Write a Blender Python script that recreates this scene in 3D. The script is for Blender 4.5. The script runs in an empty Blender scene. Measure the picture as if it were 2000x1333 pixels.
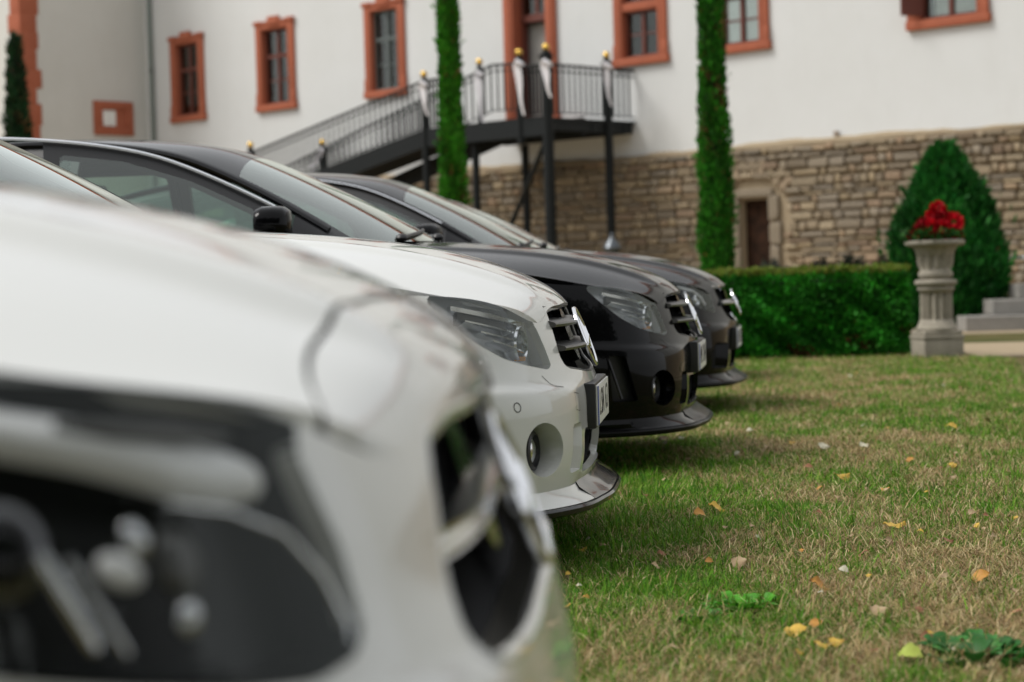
import bpy, bmesh, math, random
import numpy as np
from mathutils import Vector, Matrix, Euler
R = math.radians
random.seed(7); rng = np.random.default_rng(7)
scene = bpy.context.scene
COL = scene.collection

# ------------------------------------------------------------------ camera
cam_d = bpy.data.cameras.new('camera'); cam = bpy.data.objects.new('camera', cam_d); COL.objects.link(cam)
cam_d.lens = 70; cam_d.sensor_width = 36; cam_d.clip_start = .05; cam_d.clip_end = 800
cam.matrix_world = Matrix.Translation((0, 0, .80)) @ Euler((R(90-1.83), 0, 0)).to_matrix().to_4x4() @ Matrix.Rotation(R(-1.7), 4, 'Z')
cam_d.dof.use_dof = True; cam_d.dof.focus_distance = 5.9; cam_d.dof.aperture_fstop = 3.3; cam_d.dof.aperture_blades = 9
scene.camera = cam
# ------------------------------------------------------------------ sky and sun (bright overcast)
SUN_EL, SUN_AZ = 52, 266          # azimuth: compass degrees of the sun, clockwise from +Y
w = bpy.data.worlds.new('World'); scene.world = w; w.use_nodes = True
nt = w.node_tree; nt.nodes.clear()
sky = nt.nodes.new('ShaderNodeTexSky'); sky.sky_type = 'NISHITA'; sky.sun_disc = False
sky.sun_elevation = R(SUN_EL); sky.sun_rotation = R(SUN_AZ); sky.dust_density = 3; sky.air_density = 1.0
hs = nt.nodes.new('ShaderNodeHueSaturation'); hs.inputs['Saturation'].default_value = .30
mix = nt.nodes.new('ShaderNodeMixRGB'); mix.inputs[0].default_value = .62; mix.inputs[2].default_value = (10.6, 10.8, 11.0, 1)   # even cloud cover
bg = nt.nodes.new('ShaderNodeBackground'); bg.inputs['Strength'].default_value = .08
out = nt.nodes.new('ShaderNodeOutputWorld')
nt.links.new(sky.outputs[0], hs.inputs['Color']); nt.links.new(hs.outputs[0], mix.inputs[1]); nt.links.new(mix.outputs[0], bg.inputs[0]); nt.links.new(bg.outputs[0], out.inputs[0])
sl = bpy.data.lights.new('sun', 'SUN'); sl.energy = 1.9; sl.angle = R(25); sl.color = (1, .97, .92)
sun = bpy.data.objects.new('sun', sl); COL.objects.link(sun)
_d = Vector((math.sin(R(SUN_AZ))*math.cos(R(SUN_EL)), math.cos(R(SUN_AZ))*math.cos(R(SUN_EL)), math.sin(R(SUN_EL))))
sun.rotation_euler = _d.to_track_quat('Z', 'Y').to_euler(); sun.location = (-20, -20, 30)
vs = scene.view_settings; vs.view_transform = 'Standard'; vs.look = 'None'; vs.gamma = 1; vs.use_curve_mapping = False; vs.exposure = 0.46
scene.cycles.max_bounces = 8; scene.cycles.transparent_max_bounces = 16

# ------------------------------------------------------------------ helpers
def tag(o, label=None, cat=None, group=None, kind=None):
    if label: o['label'] = label
    if cat: o['category'] = cat
    if group: o['group'] = group
    if kind: o['kind'] = kind
    return o
def empty(name, loc=(0,0,0), rz=0, label=None, cat=None, group=None):
    o = bpy.data.objects.new(name, None); COL.objects.link(o); o.location = loc; o.rotation_euler = (0,0,rz); o.empty_display_size = .2
    return tag(o, label, cat, group)
def link(name, me, m=None, parent=None):
    o = bpy.data.objects.new(name, me); COL.objects.link(o)
    if m is not None and not me.materials: me.materials.append(m)
    if parent: o.parent = parent
    return o
def raw_mesh(name, V, F, smooth=True, sharp=35):
    me = bpy.data.meshes.new(name); V = np.asarray(V, np.float32)
    if isinstance(F, np.ndarray):
        n = F.shape[1]; me.vertices.add(len(V)); me.vertices.foreach_set('co', V.ravel())
        me.loops.add(F.size); me.loops.foreach_set('vertex_index', F.astype(np.int32).ravel())
        me.polygons.add(len(F)); me.polygons.foreach_set('loop_start', np.arange(0, F.size, n, dtype=np.int32))
        me.update(calc_edges=True)
    else:
        me.from_pydata([tuple(map(float, v)) for v in V], [], [tuple(map(int, f)) for f in F])
    if smooth and len(me.polygons):
        me.polygons.foreach_set('use_smooth', [True]*len(me.polygons))
        if sharp: me.set_sharp_from_angle(angle=R(sharp))
    me.update(); return me
class MB:
    """collects simple solids into one mesh"""
    def __init__(s): s.V = []; s.F = []
    def add(s, V, F):
        n = len(s.V); s.V += [tuple(v) for v in V]; s.F += [tuple(i+n for i in f) for f in F]; return s
    def box(s, c, d, M=None, bevel=0):
        bm = bmesh.new(); bmesh.ops.create_cube(bm, size=1)
        bmesh.ops.scale(bm, vec=d, verts=bm.verts)
        if bevel: bmesh.ops.bevel(bm, geom=bm.edges[:], offset=bevel, segments=2, affect='EDGES', profile=.6)
        if M is not None: bmesh.ops.transform(bm, matrix=M, verts=bm.verts)
        bmesh.ops.translate(bm, vec=c, verts=bm.verts); return s.bm(bm)
    def bm(s, bm):
        bm.verts.index_update(); s.add([v.co[:] for v in bm.verts], [[v.index for v in f.verts] for f in bm.faces]); bm.free(); return s
    def tube(s, pts, r, n=8, cap=True):
        pts = [Vector(p) for p in pts]; rs = r if hasattr(r, '__len__') else [r]*len(pts); V = []; up = None
        for i, p in enumerate(pts):
            t = (pts[min(i+1, len(pts)-1)]-pts[max(i-1, 0)]).normalized()
            if up is None: up = t.orthogonal().normalized()
            up = (up-t*up.dot(t)).normalized(); b = t.cross(up)
            V += [p+(up*math.cos(2*math.pi*k/n)+b*math.sin(2*math.pi*k/n))*rs[i] for k in range(n)]
        F = [(i*n+k, i*n+(k+1) % n, (i+1)*n+(k+1) % n, (i+1)*n+k) for i in range(len(pts)-1) for k in range(n)]
        if cap: F += [tuple(range(n))[::-1], tuple((len(pts)-1)*n+k for k in range(n))]
        return s.add(V, F)
    def lathe(s, prof, n=32, c=(0,0,0), M=None, cap=True):
        V = []
        for r, z in prof:
            for k in range(n):
                p = Vector((r*math.cos(2*math.pi*k/n), r*math.sin(2*math.pi*k/n), z))
                V.append((M @ p if M is not None else p)+Vector(c))
        F = [(i*n+k, i*n+(k+1) % n, (i+1)*n+(k+1) % n, (i+1)*n+k) for i in range(len(prof)-1) for k in range(n)]
        if cap: F += [tuple(range(n))[::-1], tuple((len(prof)-1)*n+k for k in range(n))]
        return s.add(V, F)
    def sphere(s, c, r, n=12, sc=(1,1,1)):
        bm = bmesh.new(); bmesh.ops.create_uvsphere(bm, u_segments=n*2, v_segments=n, radius=r)
        bmesh.ops.scale(bm, vec=sc, verts=bm.verts); bmesh.ops.translate(bm, vec=c, verts=bm.verts); return s.bm(bm)
    def prism(s, poly, f0, f1):
        """poly of 2D points; f0/f1 map a point to 3D for either cap"""
        n = len(poly); V = [f0(p) for p in poly]+[f1(p) for p in poly]
        return s.add(V, [tuple(range(n))[::-1], tuple(range(n, 2*n))]+[(i, (i+1) % n, n+(i+1) % n, n+i) for i in range(n)])
    def mesh(s, name, smooth=True, sharp=35, fixn=True):
        me = raw_mesh(name, np.array(s.V) if s.V else np.zeros((0,3)), s.F, smooth, sharp)
        if fixn:
            b = bmesh.new(); b.from_mesh(me); bmesh.ops.recalc_face_normals(b, faces=b.faces); b.to_mesh(me); b.free()
        return me
    def build(s, name, m, parent=None, smooth=True, sharp=35):
        return link(name, s.mesh(name, smooth, sharp), m, parent)

# ------------------------------------------------------------------ materials
def mat(name, col=(.5,.5,.5), rough=.6, metal=0, coat=0, coat_r=.03, spec=.5, noise=None, bump=None, alt=None, coat_ior=None):
    """principled; noise=(scale, amount) varies the colour towards alt, bump=(scale, strength)"""
    m = bpy.data.materials.new(name); m.use_nodes = True; t = m.node_tree; b = t.nodes['Principled BSDF']
    b.inputs['Base Color'].default_value = (*col, 1); b.inputs['Roughness'].default_value = rough; b.inputs['Metallic'].default_value = metal
    b.inputs['Coat Weight'].default_value = coat; b.inputs['Coat Roughness'].default_value = coat_r; b.inputs['Specular IOR Level'].default_value = spec
    if coat_ior: b.inputs['Coat IOR'].default_value = coat_ior
    if noise or bump:
        tc = t.nodes.new('ShaderNodeTexCoord')
    if noise:
        n = t.nodes.new('ShaderNodeTexNoise'); n.inputs['Scale'].default_value = noise[0]; n.inputs['Detail'].default_value = 8; n.inputs['Roughness'].default_value = .65
        r = t.nodes.new('ShaderNodeMapRange'); r.inputs[1].default_value = .35; r.inputs[2].default_value = .68; r.inputs[4].default_value = noise[1]
        x = t.nodes.new('ShaderNodeMixRGB'); x.inputs[1].default_value = (*col, 1); x.inputs[2].default_value = (*(alt or tuple(c*.5 for c in col)), 1)
        t.links.new(tc.outputs['Object'], n.inputs[0]); t.links.new(n.outputs[0], r.inputs[0]); t.links.new(r.outputs[0], x.inputs[0]); t.links.new(x.outputs[0], b.inputs['Base Color'])
    if bump:
        n2 = t.nodes.new('ShaderNodeTexNoise'); n2.inputs['Scale'].default_value = bump[0]; n2.inputs['Detail'].default_value = 6
        bp = t.nodes.new('ShaderNodeBump'); bp.inputs['Strength'].default_value = bump[1]; bp.inputs['Distance'].default_value = .02
        t.links.new(tc.outputs['Object'], n2.inputs[0]); t.links.new(n2.outputs[0], bp.inputs['Height']); t.links.new(bp.outputs[0], b.inputs['Normal'])
    return m
def thin_glass(name, tint, refl=1.0, rough=0.0):
    m = bpy.data.materials.new(name); m.use_nodes = True; t = m.node_tree; t.nodes.clear()
    o = t.nodes.new('ShaderNodeOutputMaterial'); tr = t.nodes.new('ShaderNodeBsdfTransparent'); tr.inputs[0].default_value = (*tint, 1)
    g = t.nodes.new('ShaderNodeBsdfGlossy'); g.inputs['Roughness'].default_value = rough; g.inputs[0].default_value = (.90,.95,.91,1)
    f = t.nodes.new('ShaderNodeFresnel'); f.inputs[0].default_value = 1.55
    k = t.nodes.new('ShaderNodeMath'); k.operation = 'MULTIPLY'; k.inputs[1].default_value = refl; k.use_clamp = True
    x = t.nodes.new('ShaderNodeMixShader'); t.links.new(f.outputs[0], k.inputs[0]); t.links.new(k.outputs[0], x.inputs[0]); t.links.new(tr.outputs[0], x.inputs[1]); t.links.new(g.outputs[0], x.inputs[2]); t.links.new(x.outputs[0], o.inputs[0])
    return m
def attr_mat(name, attr='col', rough=.7, spec=.25, trans=0.0):
    m = bpy.data.materials.new(name); m.use_nodes = True; t = m.node_tree; b = t.nodes['Principled BSDF']
    a = t.nodes.new('ShaderNodeAttribute'); a.attribute_name = attr; t.links.new(a.outputs['Color'], b.inputs['Base Color'])
    b.inputs['Roughness'].default_value = rough; b.inputs['Specular IOR Level'].default_value = spec
    if trans:
        o = t.nodes['Material Output']; tl = t.nodes.new('ShaderNodeBsdfTranslucent'); t.links.new(a.outputs['Color'], tl.inputs[0])
        x = t.nodes.new('ShaderNodeMixShader'); x.inputs[0].default_value = trans; t.links.new(b.outputs[0], x.inputs[1]); t.links.new(tl.outputs[0], x.inputs[2]); t.links.new(x.outputs[0], o.inputs[0])
    return m
def set_attr(me, cols):
    a = me.color_attributes.new('col', 'FLOAT_COLOR', 'POINT'); c = np.ones((len(me.vertices), 4), np.float32); c[:, :3] = cols; a.data.foreach_set('color', c.ravel())
M = dict(
    paint_white=mat('paint_white', (.66,.665,.635), .32, 0, 1, .02),
    paint_black=mat('paint_black', (.003,.003,.0034), .25, 0, .68, .015, spec=.03, coat_ior=1.27),
    paint_graphite=mat('paint_graphite', (.02,.021,.024), .3, .3, 1, .02),
    gloss_black=mat('gloss_black', (.008,.008,.009), .15, 0, .4, spec=.25, coat_ior=1.35),
    lip_black=mat('lip_black', (.004,.004,.004), .35, 0, .25, .1, spec=.06, coat_ior=1.25),
    satin_black=mat('satin_black', (.018,.018,.019), .42),
    matte_black=mat('matte_black', (.008,.008,.008), .8, spec=.2),
    rubber=mat('rubber', (.02,.02,.02), .75),
    chrome=mat('chrome', (.82,.83,.85), .07, 1),
    dark_chrome=mat('dark_chrome', (.22,.22,.23), .22, 1),
    grey_metal=mat('grey_metal', (.10,.098,.095), .35, .6),
    reflector=mat('reflector', (.75,.76,.78), .16, 1),
    housing=mat('housing', (.010,.011,.011), .4, .0, spec=.3),
    lamp_white=mat('lamp_white', (.9,.9,.9), .3),
    bowl_silver=mat('bowl_silver', (.72,.73,.74), .42, .45),
    amber=mat('amber', (.8,.33,.05), .2),
    plate_white=mat('plate_white', (.78,.78,.75), .35),
    lens=thin_glass('lens', (.95,.96,.96), .85),
    lens_near=thin_glass('lens_near', (.96,.97,.97), .5),
    lens_smoked=thin_glass('lens_smoked', (.55,.58,.58), 1.25),
    glass=thin_glass('glass', (.62,.80,.72), 2.5),
    windscreen=thin_glass('windscreen', (.62,.74,.68), 1.7),
    leather=mat('leather', (.06,.06,.062), .55),
)
# ---------- car body surface (local: x forward, s lateral toward either side, z up) ----------
class Spl:
    """natural cubic spline through (t, y)"""
    def __init__(self, t, y):
        self.t = np.array(t, float); self.y = np.array(y, float); n = len(t)
        h = np.diff(self.t); A = np.eye(n); b = np.zeros(n)
        for i in range(1, n-1):
            A[i, i-1] = h[i-1]; A[i, i] = 2*(h[i-1]+h[i]); A[i, i+1] = h[i]
            b[i] = 6*((self.y[i+1]-self.y[i])/h[i]-(self.y[i]-self.y[i-1])/h[i-1])
        self.m = np.linalg.solve(A, b)
    def __call__(self, x):
        x = np.clip(np.asarray(x, float), self.t[0], self.t[-1])
        i = np.clip(np.searchsorted(self.t, x)-1, 0, len(self.t)-2)
        h = self.t[i+1]-self.t[i]; a = (self.t[i+1]-x)/h; b = (x-self.t[i])/h
        return a*self.y[i]+b*self.y[i+1]+((a**3-a)*self.m[i]+(b**3-b)*self.m[i+1])*h*h/6
def sstep(a, b, x):
    t = np.clip((np.asarray(x, float)-a)/(b-a), 0, 1); return t*t*(3-2*t)
PLAN = [(0,0),(-.004,.2),(-.022,.36),(-.045,.47),(-.092,.6),(-.152,.7),(-.232,.775),(-.36,.835),(-.56,.872),(-.85,.886),(-1.2,.89),(-1.55,.89),
        (-2.1,.89),(-2.7,.89),(-3.3,.888),(-3.7,.882),(-4.1,.865),(-4.4,.815),(-4.56,.70),(-4.63,.40),(-4.645,0)]
_px = np.array([p[0] for p in PLAN]); _ps = np.array([p[1] for p in PLAN])
_t = np.concatenate([[0], np.cumsum(np.hypot(np.diff(_px), np.diff(_ps)))]); QL = _t[-1]
X0 = Spl(_t, _px); S0 = Spl(_t, _ps)
# top edge of the lower body, by the same knots
TOPZ = [.722,.718,.703,.676,.715,.745,.757,.765,.79,.835,.885,.925,.94,.955,.975,.99,1.0,1.0,.985,.975,.975]
EDGE = [0.0]; _ZT = Spl(_t, TOPZ)
def ZT(q): return _ZT(q)-EDGE[0]*sstep(.30,.55,q)*(1-sstep(1.0,1.6,q))
ZB = Spl(_t, [.20,.20,.20,.20,.20,.20,.20,.205,.21,.22,.22,.21,.21,.21,.21,.22,.24,.26,.27,.28,.28])
LEAN = Spl([.15,.22,.30,.42,.50,.56,.62,.68,.74,.80,.9], [-.045,-.02,0,0,-.012,-.04,-.058,-.080,-.108,-.15,-.2])
TUCK = Spl([.15,.22,.32,.45,.55,.65,.75,.85,.95,1.05], [.05,.022,.004,0,.003,.012,.032,.066,.105,.14])
NOSE = [([0,1],[0,0])]; DOME = [.010]; CAB = [0.0]
def fw(q): return 1-sstep(.75, 1.55, q)
def fwr(q): return sstep(QL-1.3, QL-.75, q)
def sw(q): return sstep(.45, 1.0, q)*(1-sstep(QL-.9, QL-.35, q))
def skirt(q, z, bulge=1.0):
    q = np.asarray(q, float); z = np.asarray(z, float)
    x = X0(q)+np.interp(z, *NOSE[0])*(1-sstep(0,.6,q))+fw(q)*LEAN(z)-fwr(q)*LEAN(np.clip(z,.15,.9))*.5
    s = S0(q)-sw(q)*TUCK(z)
    # bumper crease: below z=.5 the bumper stands 12 mm proud of the panel over it
    e = 1e-3; tx = X0(q+e)-X0(np.maximum(q-e,0)); ts = S0(q+e)-S0(np.maximum(q-e,0)); l = np.hypot(tx, ts)+1e-9
    nx, ns = ts/l, -tx/l
    zc = .505+.03*sstep(.5,1.2,q)
    b = .014*(1-sstep(zc-.012, zc+.012, z))*sstep(.3,.5,q)*(1-sstep(1.0,1.35,q))*bulge
    return x+nx*b, s+ns*b, z
# centre profile of the bonnet and cabin
HOODC = Spl([.098,.2,.35,.55,.75,1.0,1.35], [.722,.79,.845,.895,.928,.955,.976])   # z against -x at s=0
def hood(a, b, x_cowl=-1.12, q_corner=None):
    """a 0 front edge..1 cowl; b 0 centre..1 side edge"""
    a = np.asarray(a, float); b = np.asarray(b, float)
    qc = QC; qe = QE-CAB[0]
    # front edge
    qf = b*qc; fx, fs, fz = skirt(qf, ZT(qf))
    # side edge
    qs = qc+(qe-qc)*a; ex, es, ez = skirt(qs, ZT(qs))
    x_cowl = x_cowl+CAB[0]; cx = -.098+(x_cowl+.098)*a; cz = HOODC(-cx)
    w = b*b*(3-2*b)
    x = cx+(ex-cx)*b**2.0
    x = x + (1-a)**2*(fx-(cx+(ex-cx)*b**2.0))
    s = es*b; s = s+(1-a)**2*(fs-es*b)
    g = 1-b**2.6
    fz0 = (ez+(cz-ez)*g)
    z = fz0+(1-a)**4*(fz-fz0)
    # two raised dome lines
    sr = .27+.28*a; f_ = sstep(.03,.28,a)*(1-.45*a); z = z+f_*(.007*np.exp(-((s-sr)/.04)**2)-DOME[0]*sstep(sr-.02, sr+.05, s)*(1-b**6))
    return x, s, z
QC = float(_t[3])+.01; QE = float(_t[11])-.10
# roof edge: A pillar, cant rail, C pillar; and centre line of the cabin
RE = np.array([(-1.30,.745,.945),(-1.6,.69,1.125),(-1.9,.635,1.275),(-2.15,.605,1.355),(-2.5,.585,1.400),(-2.9,.58,1.402),(-3.3,.59,1.355),(-3.65,.62,1.245),(-4.0,.68,1.05)])
CE = np.array([(-1.10,0,.965),(-1.46,0,1.165),(-1.82,0,1.335),(-2.1,0,1.418),(-2.5,0,1.452),(-2.9,0,1.448),(-3.3,0,1.395),(-3.62,0,1.265),(-3.98,0,1.075)])
_k = np.arange(9.)
REs = [Spl(_k, RE[:,i]) for i in range(3)]; CEs = [Spl(_k, CE[:,i]) for i in range(3)]
def cabin(k, b):
    """k 0 cowl..8 tail; b 0 centre..1 roof edge"""
    r = [f(k) for f in REs]; c = [f(k) for f in CEs]; g = 1-np.asarray(b, float)**2.4; w = np.asarray(b, float)
    x = c[0]+(r[0]-c[0])*w**2+CAB[0]; s = r[1]*(w+.0*w); z = r[2]+(c[2]-r[2])*g
    return x, s, z
# ------------------------------------------------------------------ patch meshes that can be cut along smooth outlines
def grid_patch(fn, us, vs_):
    U, W = np.meshgrid(us, vs_, indexing='ij'); x, s, z = fn(U, W)
    V = np.stack([x.ravel(), s.ravel(), z.ravel()], 1); nu, nv = len(us), len(vs_)
    i = (np.arange(nu-1)[:, None]*nv+np.arange(nv-1)[None]).ravel()
    a, b, c, d = i, i+nv, i+nv+1, i+1
    F = np.concatenate([np.stack([a, b, c], 1), np.stack([a, c, d], 1)])
    return V, F
def compact(V, F):
    if len(F) == 0: return np.zeros((0,3)), np.zeros((0,3), int)
    u, inv = np.unique(F.ravel(), return_inverse=True); return V[u], inv.reshape(-1, 3)
def split(V, F, phi):
    """cut a triangle mesh along phi=0 -> (inside phi<0, outside)"""
    phi = np.where(np.abs(phi) < 1e-7, 1e-7, phi); neg = phi < 0; k = neg[F].sum(1)
    fin = [F[k == 3]]; fout = [F[k == 0]]; nv = []; cache = {}; n0 = len(V); ti = []; to = []
    def cut(i, j):
        key = (i, j) if i < j else (j, i)
        if key not in cache:
            t = phi[i]/(phi[i]-phi[j]); nv.append(V[i]+(V[j]-V[i])*t); cache[key] = n0+len(nv)-1
        return cache[key]
    for f in F[(k == 1) | (k == 2)]:
        s = neg[f]; one = s.sum() == 1; i = int(np.argmax(s if one else ~s)); a, b, c = int(f[i]), int(f[(i+1) % 3]), int(f[(i+2) % 3])
        p, q = cut(a, b), cut(a, c)
        A, B = (ti, to) if one else (to, ti)
        A.append((a, p, q)); B.append((p, b, c)); B.append((p, c, q))
    V2 = np.concatenate([V, np.array(nv)]) if nv else V
    fi = np.concatenate([fin[0], np.array(ti, int).reshape(-1, 3)]); fo = np.concatenate([fout[0], np.array(to, int).reshape(-1, 3)])
    return compact(V2, fi), compact(V2, fo)
def poly_sdf(px, py, poly):
    P = np.array(poly, float); n = len(P); d = np.full(px.shape, 1e9); ins = np.zeros(px.shape, bool)
    for i in range(n):
        a, b = P[i], P[(i+1) % n]; e = b-a
        if e@e < 1e-12: continue
        t = np.clip(((px-a[0])*e[0]+(py-a[1])*e[1])/(e@e), 0, 1)
        d = np.minimum(d, np.hypot(px-a[0]-e[0]*t, py-a[1]-e[1]*t))
        c = ((a[1] > py) != (b[1] > py)) & (px < (b[0]-a[0])*(py-a[1])/(b[1]-a[1]+1e-12)+a[0]); ins ^= c
    return np.where(ins, -d, d)
def vnormals(V, F):
    n = np.zeros_like(V); fn = np.cross(V[F[:,1]]-V[F[:,0]], V[F[:,2]]-V[F[:,0]])
    for k in range(3): np.add.at(n, F[:, k], fn)
    n = n/(np.linalg.norm(n, axis=1, keepdims=True)+1e-12)
    for _ in range(3):
        a = n[F].sum(1); m = n*.5
        for k in range(3): np.add.at(m, F[:, k], a)
        n = m/(np.linalg.norm(m, axis=1, keepdims=True)+1e-12)
    return n
def boundary(F):
    e = np.concatenate([F[:, [0,1]], F[:, [1,2]], F[:, [2,0]]]); k = np.sort(e, 1); key = k[:,0].astype(np.int64)*10**7+k[:,1]
    u, idx, cnt = np.unique(key, return_index=True, return_counts=True); return e[idx[cnt == 1]]
def flange(V, F, off, keep=None):
    """turn the open border inwards; off = distance along -normal, or a function (V) -> displaced V"""
    e = boundary(F)
    if keep is not None: e = e[keep(V[e[:,0]]) & keep(V[e[:,1]])]
    if len(e) == 0: return V, F
    b = np.unique(e); mp = -np.ones(len(V), int); mp[b] = len(V)+np.arange(len(b))
    nv = V[b]-vnormals(V, F)[b]*off if not callable(off) else off(V[b])
    a, c = e[:,0], e[:,1]
    return np.concatenate([V, nv]), np.concatenate([F, np.stack([c, a, mp[a]], 1), np.stack([c, mp[a], mp[c]], 1)])
def join(*ms):
    Vs, Fs, n = [], [], 0
    for V, F in ms: Vs.append(V); Fs.append(F+n); n += len(V)
    return np.concatenate(Vs), np.concatenate(Fs)
def flip(m): return m[0], m[1][:, ::-1]
def weld_mid(V, F):
    V = V.copy(); V[np.abs(V[:,1]) < 2e-4, 1] = 0
    key = np.round(V*20000).astype(np.int64); on = V[:,1] == 0
    mp = np.arange(len(V)); d = {}
    for i in np.where(on)[0]:
        k = tuple(key[i]); mp[i] = d.setdefault(k, i)
    F = mp[F]; return compact(V, F[(F[:,0] != F[:,1]) & (F[:,1] != F[:,2]) & (F[:,0] != F[:,2])])
# the patches are made for lateral s >= 0; side -1 = right-hand side of the car (y = -s), +1 = left
def to_side(m, side):
    V = m[0].copy(); V[:, 1] *= side; return (V, m[1] if side < 0 else m[1][:, ::-1])
def patch_obj(name, m, material, parent, sharp=40, origin=None):
    V = m[0] if origin is None else m[0]-np.array(origin)
    o = link(name, raw_mesh(name, V, m[1].astype(np.int32), True, sharp), material, parent)
    if origin is not None: o.location = origin
    return o
def pieces(m):
    V, F = m; lab = np.arange(len(V))
    while True:
        mn = lab[F].min(1); new = lab.copy()
        for k in range(3): np.minimum.at(new, F[:, k], mn)
        new = new[new]
        if (new == lab).all(): break
        lab = new
    fl = lab[F[:, 0]]; return [compact(V, F[fl == u]) for u in np.unique(fl)]
def both(m): return weld_mid(*join(to_side(m, -1), to_side(m, 1)))

_qx = np.linspace(0, QL, 2000); _xq = X0(_qx); _i0 = int(np.argmax(_ps > .87)); 
def q_of_x(x):
    sel = (_qx > _t[8]) & (_qx < _t[17]); return np.interp(-np.asarray(x, float), -_xq[sel], _qx[sel])
def belt(x):
    q = q_of_x(x); return skirt(q, ZT(q))
def side_glass(k, v):
    rx, rs, rz = [f(k) for f in REs]; rx = rx+CAB[0]; bx, bs, bz = belt(rx); v = np.asarray(v, float)
    return rx+0*v, bs+(rs-bs)*v+.025*np.sin(np.pi*v), bz+(rz-bz)*v
def skirt_n(q, z):
    e = 1e-3; p = np.array(skirt(q, z)); a = (np.array(skirt(q+e, z))-p); b = (np.array(skirt(q, z+e))-p); n = np.cross(a, b); n = n/np.linalg.norm(n)
    if n[1] < 0 and abs(n[1]) > abs(n[0]): n = -n
    elif abs(n[0]) >= abs(n[1]) and n[0] < 0: n = -n
    return p, n
def sk(q, z, off=0.0, side=-1):
    p, n = skirt_n(q, z); p = p+n*off; return Vector((p[0], p[1]*side, p[2]))
def q_at_s(s): return float(np.interp(s, S0(_qx[:900]), _qx[:900]))
def ribbon(pts_qz, width, lift, side):
    """a thin strip following the lower body, for seams and outlines"""
    P = [skirt_n(q, z) for q, z in pts_qz]; V = []; n = len(P)
    for i, (p, nn) in enumerate(P):
        t = P[min(i+1, n-1)][0]-P[max(i-1, 0)][0]; t = t/(np.linalg.norm(t)+1e-9); b = np.cross(nn, t)
        for k in (-1, 1): c = p+nn*lift+b*k*width/2; V.append((c[0], c[1]*side, c[2]))
    return V, [(2*i, 2*i+1, 2*i+3, 2*i+2) for i in range(n-1)]
def seg(pts, n=10):
    out_ = []
    for (a, b) in zip(pts[:-1], pts[1:]): out_ += [(a[0]+(b[0]-a[0])*t, a[1]+(b[1]-a[1])*t) for t in np.linspace(0, 1, n)]
    return out_

def star_badge(parent, c, Rr, tilt):
    M4 = Matrix.Rotation(tilt, 4, 'Y') @ Matrix.Rotation(R(90), 4, 'Y')       # local z -> forward
    b = MB(); n = 40
    ring = [M4 @ Vector((Rr*math.cos(2*math.pi*k/n), Rr*math.sin(2*math.pi*k/n), 0))+Vector(c) for k in range(n+1)]
    b.tube(ring, Rr*.085, 8, cap=False)
    o = b.build('emblem', M['chrome'], parent)
    for k in range(3):
        a = math.pi+k*2*math.pi/3; d = Vector((math.cos(a), math.sin(a), 0)); e = Vector((-d.y, d.x, 0)); h = Vector((0, 0, 1)); rr = Rr
        V = [e*rr*.17, -e*rr*.17, h*rr*.16, d*rr*.98, -h*rr*.05]; V = [M4 @ v+Vector(c) for v in V]
        MB().add(V, [(0,3,2), (3,1,2), (1,0,2), (0,4,3), (4,1,3), (0,1,4)]).build('emblem_spoke', M['chrome'], o, sharp=10)
    return o
def lattice(parent, x_of, s0, s1, z0, z1, pitch, wdt, m, name='mesh_insert'):
    """woven metal mesh behind an opening (crossing flat wires)"""
    b = MB(); h = z1-z0
    for d in (-1, 1):
        t = s0-h
        while t < s1+h:
            pts = []
            for k in range(9):
                zz = z0+h*k/8; yy = t+d*(zz-z0)*1.0+(h if d < 0 else 0)
                if s0 <= yy <= s1: pts.append((x_of(yy, zz)+.001*d, yy, zz))
            if len(pts) > 1: b.tube(pts, wdt, 4, cap=False)
            t += pitch
    return b.build(name, m, parent)

def wheel(parent, x, side, fancy=True):
    wm = Matrix.Rotation(R(90), 4, 'X')
    c = (x, side*.78, .325)
    o = MB().lathe([(.245,-.10),(.30,-.112),(.318,-.10),(.325,-.07),(.325,.07),(.318,.10),(.30,.112),(.245,.10)], 48, c, wm, cap=False).build('tyre', M['rubber'], None)
    e = MB().lathe([(.235,-.1),(.25,-.1),(.25,.1),(.235,.1)], 48, c, wm, cap=False).mesh('wheel')
    wo = link('wheel', e, M['grey_metal'], parent); o.parent = wo
    b = MB()
    for k in range(10):
        a = 2*math.pi*k/10; d = Vector((math.cos(a), 0, math.sin(a)))
        b.tube([Vector(c)+Vector((0, side*.06, 0))+d*.05, Vector(c)+Vector((0, side*.085, 0))+d*.24], [.022, .016], 6)
    b.lathe([(.0,-.03),(.06,-.03),(.06,.03),(.0,.03)], 20, (x, side*.85, .325), wm, cap=False)
    b.build('rim', M['dark_chrome'], wo)
    MB().lathe([(.0,-.012),(.165,-.012),(.165,.012),(.0,.012)], 32, (x, side*.74, .325), wm, cap=False).build('brake_disc', M['grey_metal'], wo)
    return wo

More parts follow.
